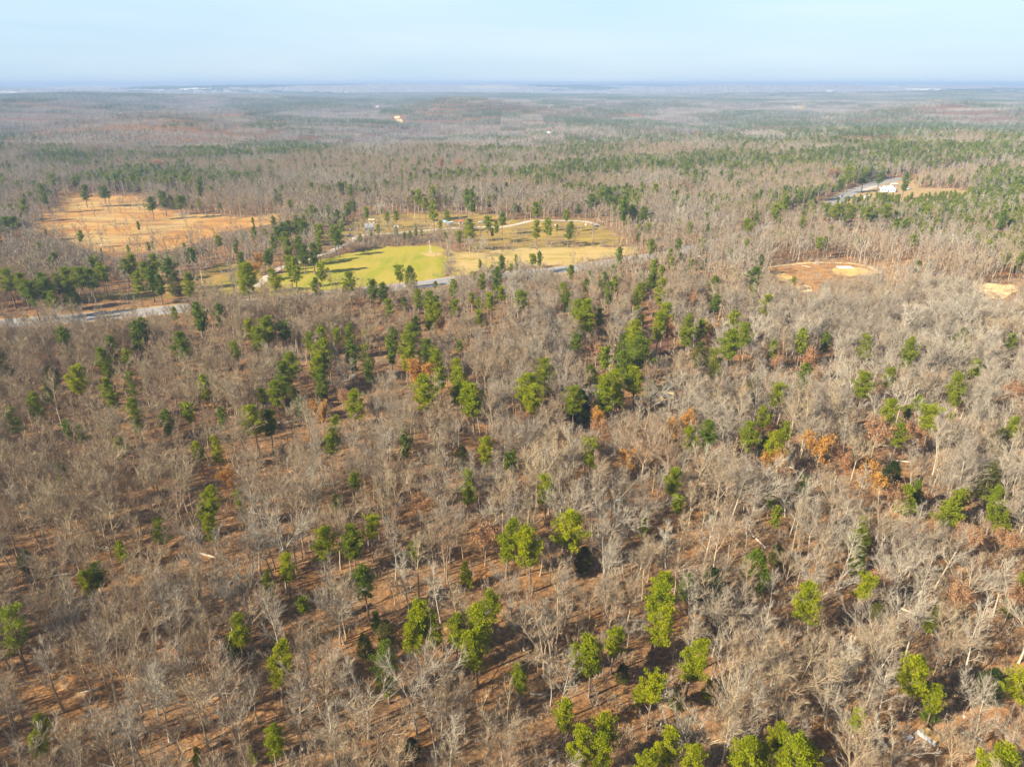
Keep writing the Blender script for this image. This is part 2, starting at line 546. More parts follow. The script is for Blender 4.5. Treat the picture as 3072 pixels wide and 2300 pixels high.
M_DARKS = mat_field('dark_soil', (0.17, 0.085, 0.05), (0.23, 0.11, 0.06), (0.11, 0.06, 0.04), 0.15, 0.5, 2.5)
M_GRAVEL = mat_field('gravel', (0.60, 0.50, 0.38), (0.52, 0.43, 0.33), (0.66, 0.56, 0.44), 0.2, 0.6, 3.0)
M_ASPH = mat_field('asphalt', (0.29, 0.275, 0.265), (0.34, 0.32, 0.30), (0.24, 0.23, 0.225), 0.05, 0.2, 1.5, (1, 1, 1), (0.35, 0.65), 0.01)
M_VERGE = mat_field('verge_grass', (0.50, 0.32, 0.16), (0.42, 0.27, 0.12), (0.35, 0.25, 0.085), 0.06, 0.2, 1.0)
M_WHITE = mat_plain('white_paint', (0.78, 0.77, 0.74), (0.66, 0.65, 0.62), 3.0, 0.6)
M_YELLOW = mat_plain('yellow_paint', (0.70, 0.45, 0.05), (0.55, 0.36, 0.06), 3.0, 0.6)

land('field', P_FIELD, 0.06, M_GRASS, 4, 3.0)
land('worn_grass', gpoly('J', [(1630, 655), (1700, 640), (1770, 650), (1780, 690), (1700, 700), (1650, 690)]), 0.10, M_TAN, 3, 2.5)
land('meadow', P_MEADOW, 0.05, M_TAN, 4, 4.0)
land('pasture', P_PASTURE, 0.04, M_GOLD, 4, 5.0)
land('broomsedge_field', P_ORANGE, 0.05, M_BROOM, 5, 7)
land('lawn', P_YARD, 0.05, M_YARD, 4, 4)
land('clay_clearing', P_DIRT1, 0.05, M_CLAY, 2.5, 5.0)
land('bare_clay', P_DIRT1B, 0.10, M_CLAYB, 2.5, 2.2)
land('bare_clay', gpoly('M', [(320, 360), (330, 320), (370, 305), (440, 325), (450, 350), (400, 372)]), 0.10, M_CLAYB, 2.5, 2.0)
land('bare_clay', gpoly('M', [(480, 430), (490, 400), (560, 388), (600, 410), (580, 440), (520, 450)]), 0.10, M_SANDY, 2.5, 2.0)
land('bare_clay', gpoly('M', [(1760, 930), (1780, 890), (1850, 880), (1870, 915), (1830, 945)]), 0.05, M_CLAYB, 1.5, 1.5)
land('bare_clay', gpoly('M', [(1990, 800), (2010, 750), (2110, 730), (2130, 770), (2060, 800)]), 0.05, M_CLAY, 2.5, 2.0)
land('bare_clay', gpoly('M', [(1210, 300), (1230, 275), (1290, 280), (1290, 300), (1250, 325)]), 0.05, M_CLAYB, 1.5, 2.0)
land('clay_slope', P_SLOPE, 0.04, M_CLAY, 3, 5)
land('pale_clay_clearing', P_DIRT2, 0.05, M_SANDY, 2.5, 4.0)
land('house_yard', P_HOME, 0.05, M_VERGE, 8, 3)
land('litter_clearing', P_CLEAR_SHED, 0.03, M_LITTER, 1.5, 0.8)
land('dark_clearing', P_PIT, 0.03, M_DARKS, 2, 0.8)
land('sandy_ground', P_SAND, 0.03, M_CLAY, 0.8, 1.2)
land('grass_glade', P_GLADE, 0.03, M_CLAY, 1.0, 0.6)

ROAD_S = [(-400, 1010), (-150, 985), (0, 972), (60, 967), (325, 947), (579, 923), (796, 905), (1000, 882), (1250, 856), (1350, 842), (1500, 826), (1664, 812), (1800, 793), (1950, 770),
          (2100, 740), (2300, 682), (2420, 640), (2502, 606), (2548, 580), (2600, 560), (2640, 548), (2696, 537), (2742, 532), (2800, 528), (2900, 522)]
ROAD = catmull([at(*p) for p in ROAD_S], 10)
RD = np.array(ROAD)
v, f = strip(ROAD, 8.4, 0.085, 0, 0.9)
sheet('verge', v, f, M_VERGE)
v, f = strip(ROAD, 6.6, 0.13, 0)
sheet('road', v, f, M_ASPH)
for nm, off, hw, m in (('road_edge_line', 5.0, 0.10, M_WHITE), ('road_edge_line', -5.0, 0.10, M_WHITE), ('road_centre_line', 0.18, 0.08, M_YELLOW), ('road_centre_line', -0.18, 0.08, M_YELLOW)):
    v, f = strip(ROAD, hw, 0.142, off)
    sheet(nm, v, f, m)
LANE = catmull([g('J', *p) for p in [(60, 985), (110, 940), (190, 860), (300, 800), (480, 745), (640, 695), (760, 650), (870, 592), (960, 545), (1010, 508), (1100, 490), (1350, 475), (1600, 453), (1850, 432), (2010, 424)]] +
               [g('K', *p) for p in [(420, 415), (600, 418), (740, 400), (850, 376), (950, 355), (1200, 354), (1450, 366), (1560, 400)]], 8)
v, f = strip(LANE, 2.3, 0.12, 0, 0.3)
sheet('gravel_lane', v, f, M_GRAVEL)
HDRIVE = catmull([g('U', *p) for p in [(760, 430), (880, 385), (990, 350), (1090, 345), (1190, 400), (1130, 440), (1000, 440)]], 8)
v, f = strip(HDRIVE, 3.2, 0.16, 0, 0.4)
sheet('driveway', v, f, M_GRAVEL)
CTRACK = catmull([g('M', *p) for p in [(200, 300), (260, 262), (420, 240), (600, 225), (780, 226), (930, 234), (1040, 262), (1110, 290)]], 8)
v, f = strip(CTRACK, 1.5, 0.12, 0, 0.5)
sheet('clay_track', v, f, M_SANDY)

def dist_line(P, x, y):
    """signed side and distance to a polyline (numpy)"""
    P = np.asarray(P); best = np.full(np.shape(x), 1e9); side = np.zeros(np.shape(x))
    for i in range(len(P) - 1):
        a = P[i]; d = P[i + 1] - a; l2 = d @ d
        t = np.clip(((x - a[0]) * d[0] + (y - a[1]) * d[1]) / l2, 0, 1)
        ex = x - a[0] - t * d[0]; ey = y - a[1] - t * d[1]
        q = np.hypot(ex, ey); m = q < best
        best[m] = q[m]; side[m] = (d[0] * ey - d[1] * ex)[m]
    return best, np.sign(side)

# ------------------------------------------------------------------ bare broadleaf trees
def rdir(rnd, d, spread):
    """a direction turned away from d by about spread radians"""
    a = Vector((rnd.gauss(0, 1), rnd.gauss(0, 1), rnd.gauss(0, 1)))
    a = (a - d * a.dot(d))
    if a.length < 1e-4: a = Vector((d.z, d.x, d.y))
    a.normalize()
    return (d * math.cos(spread) + a * math.sin(spread)).normalized()
def limb(rnd, p, d, L_, n=5, up=0.25, wob=0.16):
    pts = [Vector(p)]
    d = Vector(d)
    for i in range(n):
        d = (d + Vector((0, 0, up / n)) + Vector((rnd.gauss(0, wob), rnd.gauss(0, wob), rnd.gauss(0, wob * 0.6)))).normalized()
        pts.append(pts[-1] + d * (L_ / n))
    return pts
def along(pts, t):
    k = t * (len(pts) - 1); i = min(int(k), len(pts) - 2)
    return pts[i].lerp(pts[i + 1], k - i), (pts[i + 1] - pts[i]).normalized()

def gen_bare(seed, form, H=15.0, W=6.5, det=1.0, r0=None):
    """trunk mesh builder, crown mesh builder; det 1 close by, 0.3 far"""
    rnd = random.Random(seed)
    tr, cr_ = MB(), MB()
    r0 = r0 or 0.0125 * H
    lean = Vector((rnd.gauss(0, 0.04), rnd.gauss(0, 0.04), 1)).normalized()
    fork = {'oak': 0.42, 'slender': 0.86, 'fork': 0.5, 'low': 0.30}[form] * H
    tp = limb(rnd, (0, 0, -0.3), lean, fork + 0.3, 7, 0.15, 0.05)
    n = len(tp)
    rt = {'oak': 0.62, 'slender': 0.18, 'fork': 0.62, 'low': 0.66}[form]
    sides = 6 if det > 0.6 else 3
    tr.tube(tp, [r0 * (1.25 if i == 0 else 1) * (1 + (rt - 1) * i / (n - 1)) for i in range(n)], sides)
    tips = []
    def branch(p, d, L_, r, lvl, sd):
        pts = limb(rnd, p, d, L_, 4 if lvl < 2 else 3, 0.30, 0.10)
        cr_.tube(pts, [max(r * (1 - 0.8 * i / (len(pts) - 1)), 0.009) for i in range(len(pts))], sd)
        return pts
    mains = []
    if form == 'slender':
        nl = int(15 * (0.5 + 0.5 * det))
        for k in range(nl):
            t = 0.42 + 0.58 * (k + rnd.random() * 0.8) / nl
            p, d = along(tp, min(t, 0.999))
            a = k * 2.4 + rnd.gauss(0, 0.4)
            el = R(rnd.uniform(28, 52))
            dd = Vector((math.cos(a) * math.sin(el), math.sin(a) * math.sin(el), math.cos(el)))
            L_ = W * 0.5 * rnd.uniform(0.8, 1.15) * (1.15 - 0.55 * abs((t - 0.55) / 0.45))
            mains.append((branch(p, dd, L_, r0 * 0.28 * (1.25 - 0.6 * t), 1, 4 if det > 0.6 else 3), L_, r0 * 0.28))
        mains.append((branch(tp[-1], lean, H * 0.14, r0 * 0.18, 1, 3), H * 0.14, r0 * 0.15))
    else:
        nm = {'oak': 5, 'fork': 3, 'low': 6}[form]
        for k in range(nm):
            a = k * 2 * math.pi / nm + rnd.gauss(0, 0.25)
            el = R({'oak': rnd.uniform(18, 50), 'fork': rnd.uniform(12, 32), 'low': rnd.uniform(25, 60)}[form])
            dd = Vector((math.cos(a) * math.sin(el), math.sin(a) * math.sin(el), math.cos(el)))
            L_ = (H - fork) * rnd.uniform(0.78, 1.05)
            r = r0 * 0.40
            pts = branch(tp[-1] - lean * rnd.uniform(0, 0.6), dd, L_, r, 1, 5 if det > 0.6 else 3)
            mains.append((pts, L_ * 0.7, r * 0.6))
            for j in range(int(6 * (0.4 + 0.6 * det))):
                t = rnd.uniform(0.22, 0.95)
                p, d = along(pts, t)
                d2 = rdir(rnd, d, R(rnd.uniform(28, 52)))
                d2.z = max(d2.z, 0.12)
                L2 = L_ * rnd.uniform(0.30, 0.52) * (1.1 - 0.4 * t)
                mains.append((branch(p, d2, L2, r * 0.42, 2, 4 if det > 0.6 else 3), L2, r * 0.35))
        for k in range(3 if form != 'low' else 1):   # side boughs low on the trunk
            p, d = along(tp, rnd.uniform(0.55, 0.95))
            a = rnd.uniform(0, 6.28); el = R(rnd.uniform(50, 75))
            dd = Vector((math.cos(a) * math.sin(el), math.sin(a) * math.sin(el), math.cos(el)))
            L_ = W * rnd.uniform(0.25, 0.5)
            mains.append((branch(p, dd, L_, r0 * 0.25, 2, 3), L_, r0 * 0.2))
    # secondaries and twigs
    tw = 0.0175 if det > 0.6 else 0.06
    ntot = int((1900 if det > 0.6 else 300) * (W / 6.5))
    totL = sum(m[1] for m in mains)
    for pts, L_, r in mains:
        if det > 0.6:
            ns = max(2, int(L_ * 2.2))
            subs = []
            for j in range(ns):
                t = rnd.uniform(0.2, 1.0)
                p, d = along(pts, t)
                d2 = rdir(rnd, d, R(rnd.uniform(24, 50)))
                l2 = rnd.uniform(0.6, 1.6)
                q = limb(rnd, p, d2, l2, 2, 0.3, 0.2)
                cr_.tube(q, [max(r * 0.3, 0.014), 0.012, 0.007], 3)
                subs.append(q)
        else:
            subs = [pts]
        for j in range(max(3, int(ntot * L_ / totL))):
            q = subs[rnd.randrange(len(subs))] if rnd.random() < 0.75 else pts
            p, d = along(q, rnd.uniform(0.15, 1.0))
            d2 = rdir(rnd, d, R(rnd.uniform(10, 50)))
            d2 = (d2 + Vector((0, 0, 0.3))).normalized()
            l2 = rnd.uniform(0.5, 1.35) * (1 if det > 0.6 else 1.25)
            s = d2.cross(Vector((rnd.gauss(0, 1), rnd.gauss(0, 1), rnd.gauss(0, 1)))).normalized() * tw * rnd.uniform(0.6, 1.2)
            e = p + d2 * l2 + Vector((rnd.gauss(0, .08), rnd.gauss(0, .08), rnd.gauss(0, .08)))
            cr_.face([p - s, p + s, e], 1)
    return tr, cr_

FORMS = [('oak', 15.0, 8.0), ('slender', 15.5, 5.5), ('fork', 15.0, 6.5), ('low', 11.0, 7.5), ('slender', 14.0, 4.5), ('oak', 13.5, 7.0), ('fork', 16.5, 7.0), ('slender', 16.5, 6.0)]
FORM_NAME = {'oak': 'round-crowned', 'slender': 'slender straight', 'fork': 'forked', 'low': 'low spreading'}
TWIG = [mat_bark('twigs_tan', (0.43, 0.335, 0.205), (0.39, 0.295, 0.18), (0.36, 0.25, 0.155)),
        mat_bark('twigs_grey', (0.40, 0.34, 0.25), (0.36, 0.30, 0.22), (0.31, 0.25, 0.18)),
        mat_bark('twigs_pale', (0.50, 0.44, 0.33), (0.45, 0.39, 0.29), (0.40, 0.335, 0.245))]
BARE = []      # (trunk mesh, crown mesh, form, tint index)
VT = [(0, 0), (1, 1), (2, 1), (3, 2), (4, 0), (5, 2), (6, 0), (7, 0), (0, 1), (1, 2), (5, 0), (2, 0), (6, 2), (0, 2), (4, 1), (7, 1), (2, 0), (5, 1)]
for i, (k, tint) in enumerate(VT):
    form, h, w = FORMS[k]
    a, b = gen_bare(100 + i * 7, form, h, w, 1.0)
    BARE.append((a.mesh('bare_trunk', BARK[tint]), b.mesh('bare_crown', [BARK[tint], TWIG[tint]]), form, tint, h, w))
MIDB = []
for i, (k, tint) in enumerate([(0, 0), (1, 1), (2, 1), (5, 1), (6, 1), (7, 0), (0, 2), (4, 2)]):
    form, h, w = FORMS[k]
    a, b = gen_bare(500 + i * 3, form, h, w, 0.3)
    for v_, f_ in ((b.v, b.f),):
        n0 = len(a.v)
        a.v += v_
        a.f += [tuple(q + n0 for q in f) for f in f_]
        a.mi += b.mi
    MIDB.append(a.mesh('mid_bare', [BARK[tint], TWIG[tint]]))

def gen_brush(seed, h=3.5, n=9):
    rnd = random.Random(seed)
    b = MB()
    for k in range(n):
        a = rnd.uniform(0, 6.28); el = R(rnd.uniform(5, 40))
        d = Vector((math.cos(a) * math.sin(el), math.sin(a) * math.sin(el), math.cos(el)))
        pts = limb(rnd, (rnd.uniform(-1, 1), rnd.uniform(-1, 1), -0.1), d, h * rnd.uniform(0.5, 1.1), 3, 0.3, 0.12)
        b.tube(pts, [0.035, 0.028, 0.02, 0.01], 3)
        for j in range(16):
            p, dd = along(pts, rnd.uniform(0.25, 1))
            d2 = rdir(rnd, dd, R(rnd.uniform(20, 60)))
            s = d2.cross(Vector((rnd.gauss(0, 1), rnd.gauss(0, 1), 0.3))).normalized() * 0.025
            b.face([p - s, p + s, p + d2 * rnd.uniform(0.4, 1.0)])
    return b
BRUSH = [gen_brush(40 + i, 1.6 + 0.7 * i, 7).mesh('brush', TWIG[i % 2]) for i in range(5)]
def gen_log(seed, L_):
    r = random.Random(seed); b = MB()
    b.tube(limb(r, (-L_ / 2, 0, 0.18), (1, 0, 0.02), L_, 5, 0.0, 0.06), [.2, .18, .15, .12, .09, .04], 6, 0, True)
    for k in range(5):
        x = r.uniform(-0.1, .45) * L_
        b.tube([(x, 0, .25), (x + r.uniform(.3, .9), r.uniform(-1.2, 1.2), r.uniform(.4, 1.4))], [.06, .015], 3)
    return b
BRUSH += [gen_log(81, 7.0).mesh('fallen_log', BARK[2]), gen_log(82, 5.0).mesh('fallen_log', BARK[1])]

# ------------------------------------------------------------------ evergreens
def clump(b, rnd, c, rx, rz, n, size, mi=0, outward=None):
    for k in range(n):
        d = Vector((rnd.gauss(0, 1), rnd.gauss(0, 1), rnd.gauss(0, 1))).normalized()
        rr = rnd.random() ** 0.3
        p = c + Vector((d.x * rx, d.y * rx, d.z * rz)) * rr
        ax = (d + Vector((0, 0, 0.7)) + Vector((rnd.gauss(0, .5), rnd.gauss(0, .5), rnd.gauss(0, .5)))).normalized()
        s = ax.cross(Vector((rnd.gauss(0, 1), rnd.gauss(0, 1), rnd.gauss(0, 1)))).normalized() * size * 0.34
        e = p + ax * size * rnd.uniform(0.7, 1.3)
        b.face([p - s, p + s, e], mi)
def gen_pine(seed, kind, H=15.0, W=6.2, tone='b', det=1.0):
    rnd = random.Random(seed)
    t, c = MB(), MB()
    lean = Vector((rnd.gauss(0, 0.03), rnd.gauss(0, 0.03), 1)).normalized()
    tp = limb(rnd, (0, 0, -0.3), lean, H * 0.95 + 0.3, 7, 0.1, 0.025)
    r0 = 0.013 * H + 0.05
    t.tube(tp, [r0 * (1.2 if i == 0 else 1) * (1 - 0.8 * i / 7) for i in range(8)], 6 if det > 0.6 else 3)
    base = {'round': 0.44, 'tall': 0.32, 'flat': 0.56, 'young': 0.14, 'open': 0.42}[kind]
    nb = int({'round': 42, 'tall': 54, 'flat': 34, 'young': 44, 'open': 26}[kind] * (0.45 + 0.55 * det))
    for k in range(nb):
        q = (k + rnd.random()) / nb
        tt = base + (1 - base) * q
        p, d = along(tp, min(tt * 0.99, 0.995))
        if kind == 'round': prof = math.sin(math.pi * min(1, 0.22 + 0.78 * q)) ** 0.6
        elif kind == 'flat': prof = 0.6 + 0.4 * q if q < 0.7 else 1.0 - (q - 0.7) * 2.0
        elif kind == 'tall': prof = (0.55 + 0.9 * q if q < 0.45 else 1.0 - 0.75 * ((q - 0.45) / 0.55) ** 1.6)
        elif kind == 'open': prof = 0.75 + 0.25 * math.sin(q * 9) if q < 0.75 else 1.0 - (q - 0.75) * 3
        else: prof = 1.0 - 0.85 * q
        L_ = W * 0.5 * max(0.12, prof) * rnd.uniform(0.5, 1.18)
        a = k * 2.4 + rnd.gauss(0, 0.35)
        el = R(rnd.uniform(50, 85) if q < 0.6 else rnd.uniform(20, 60))
        dd = Vector((math.cos(a) * math.sin(el), math.sin(a) * math.sin(el), math.cos(el)))
        pts = limb(rnd, p, dd, L_, 3, 0.4, 0.1)
        t.tube(pts, [r0 * 0.28, r0 * 0.2, r0 * 0.13, 0.015], 3)
        nc = 3 if L_ > 2.0 else 2 if L_ > 1.0 else 1
        for j in range(nc):
            u = 1.0 - 0.36 * j + rnd.uniform(-0.06, 0.06)
            pc, _ = along(pts, max(0.1, min(u, 1.0)))
            rr = rnd.uniform(0.42, 0.8) * (W / 6.2) ** 0.5
            nn = int((62 if det > 0.6 else 13) * (0.7 if kind == 'open' else 1))
            clump(c, rnd, pc + Vector((rnd.gauss(0, .2), rnd.gauss(0, .2), 0.1)), rr, rr * 0.62, nn, 0.29 if det > 0.6 else 0.8)
    return t, c
def gen_cedar(seed, H=8.0, W=4.5, det=1.0):
    rnd = random.Random(seed)
    t, c = MB(), MB()
    t.tube([(0, 0, -0.3), (0, 0, H * 0.5), (0.05, 0, H * 0.93)], [0.16, 0.1, 0.02], 6)
    n = int(150 * (0.4 + 0.6 * det))
    for k in range(n):
        q = rnd.random() ** 1.2
        prof = (math.sin(math.pi * min(1, 0.2 + 0.8 * q)) ** 0.7)
        a = rnd.uniform(0, 6.28); rr = W * 0.5 * prof * rnd.uniform(0.55, 1.05)
        p = Vector((math.cos(a) * rr, math.sin(a) * rr, 0.5 + q * (H - 0.6)))
        clump(c, rnd, p, 0.45, 0.5, 20 if det > 0.6 else 7, 0.36 if det > 0.6 else 0.7)
    return t, c
PINE = {}      # kind, tone -> list of (trunk, crown, H, W)
for ti, tone in enumerate(('b', 'm', 'd')):
    for ki, (kind, H, W) in enumerate((('round', 15, 6.2), ('tall', 16, 6.0), ('flat', 14.5, 6.6), ('open', 14.5, 5.4), ('young', 8.5, 4.2))):
        for rep in range(2 if kind in ('round', 'tall') else 1):
            a, b = gen_pine(900 + ti * 50 + ki * 9 + rep * 3, kind, H, W, tone)
            PINE.setdefault((kind, tone), []).append((a.mesh('pine_trunk', M_PBARK), b.mesh('pine_crown', LEAF[tone]), H, W))
CEDAR = [(a.mesh('cedar_trunk', M_PBARK), b.mesh('cedar_crown', LEAF[tn]), 8.0, 4.6) for (a, b), tn in ((gen_cedar(70), 'c'), (gen_cedar(71), 'd'), (gen_cedar(72, 8.0, 4.2), 'o'))]
MIDP = []
for i, (kind, H, W, tn) in enumerate((('round', 15, 6.2, 'm'), ('tall', 16, 6, 'd'), ('flat', 14.5, 6.6, 'm'), ('young', 9, 4.2, 'd'), ('round', 14, 6, 'd'), ('tall', 15, 5.6, 'm'))):
    a, b = gen_pine(1300 + i * 5, kind, H, W, tn, 0.3)
    n0 = len(a.v)
    a.v += b.v; a.f += [tuple(q + n0 for q in f) for f in b.f]; a.mi += [1] * len(b.f)
    MIDP.append(a.mesh('mid_pine', [M_PBARK, LEAF[tn]]))

# ------------------------------------------------------------------ broadleaf trees that keep rusty leaves
def gen_leafy(seed, form, H, W, nleaf):
    a, b = gen_bare(seed, form, H, W, 1.0)
    rnd = random.Random(seed + 1)
    lf = MB()
    tips = [f[2] for f in b.f if len(f) == 3]
    cs = [b.v[k] for k in tips if b.v[k].z > H * 0.42]
    for k in range(nleaf):
        p = cs[rnd.randrange(len(cs))] + Vector((rnd.gauss(0, .25), rnd.gauss(0, .25), rnd.gauss(0, .25)))
        u = Vector((rnd.gauss(0, 1), rnd.gauss(0, 1), rnd.gauss(0, .7))).normalized()
        w = u.cross(Vector((rnd.gauss(0, 1), rnd.gauss(0, 1), rnd.gauss(0, 1)))).normalized()
        s = rnd.uniform(0.14, 0.28)
        lf.face([p - u * s, p + w * s * 0.8, p + u * s, p - w * s * 0.8])
    return a, b, lf
LEAFY = {}
for nm, seed, form, H, W, n, m in (('o', 61, 'oak', 13.5, 6.5, 2700, M_ORANGE), ('r', 62, 'slender', 13.5, 5.0, 2200, M_RUST), ('s', 63, 'oak', 13, 7.5, 1700, M_RUST)):
    a, b, lf = gen_leafy(seed, form, H, W, n)
    LEAFY[nm] = (a.mesh('leafy_trunk', BARK[0]), b.mesh('leafy_branches', [BARK[0], TWIG[0]]), lf.mesh('leafy_leaves', m), H, W)

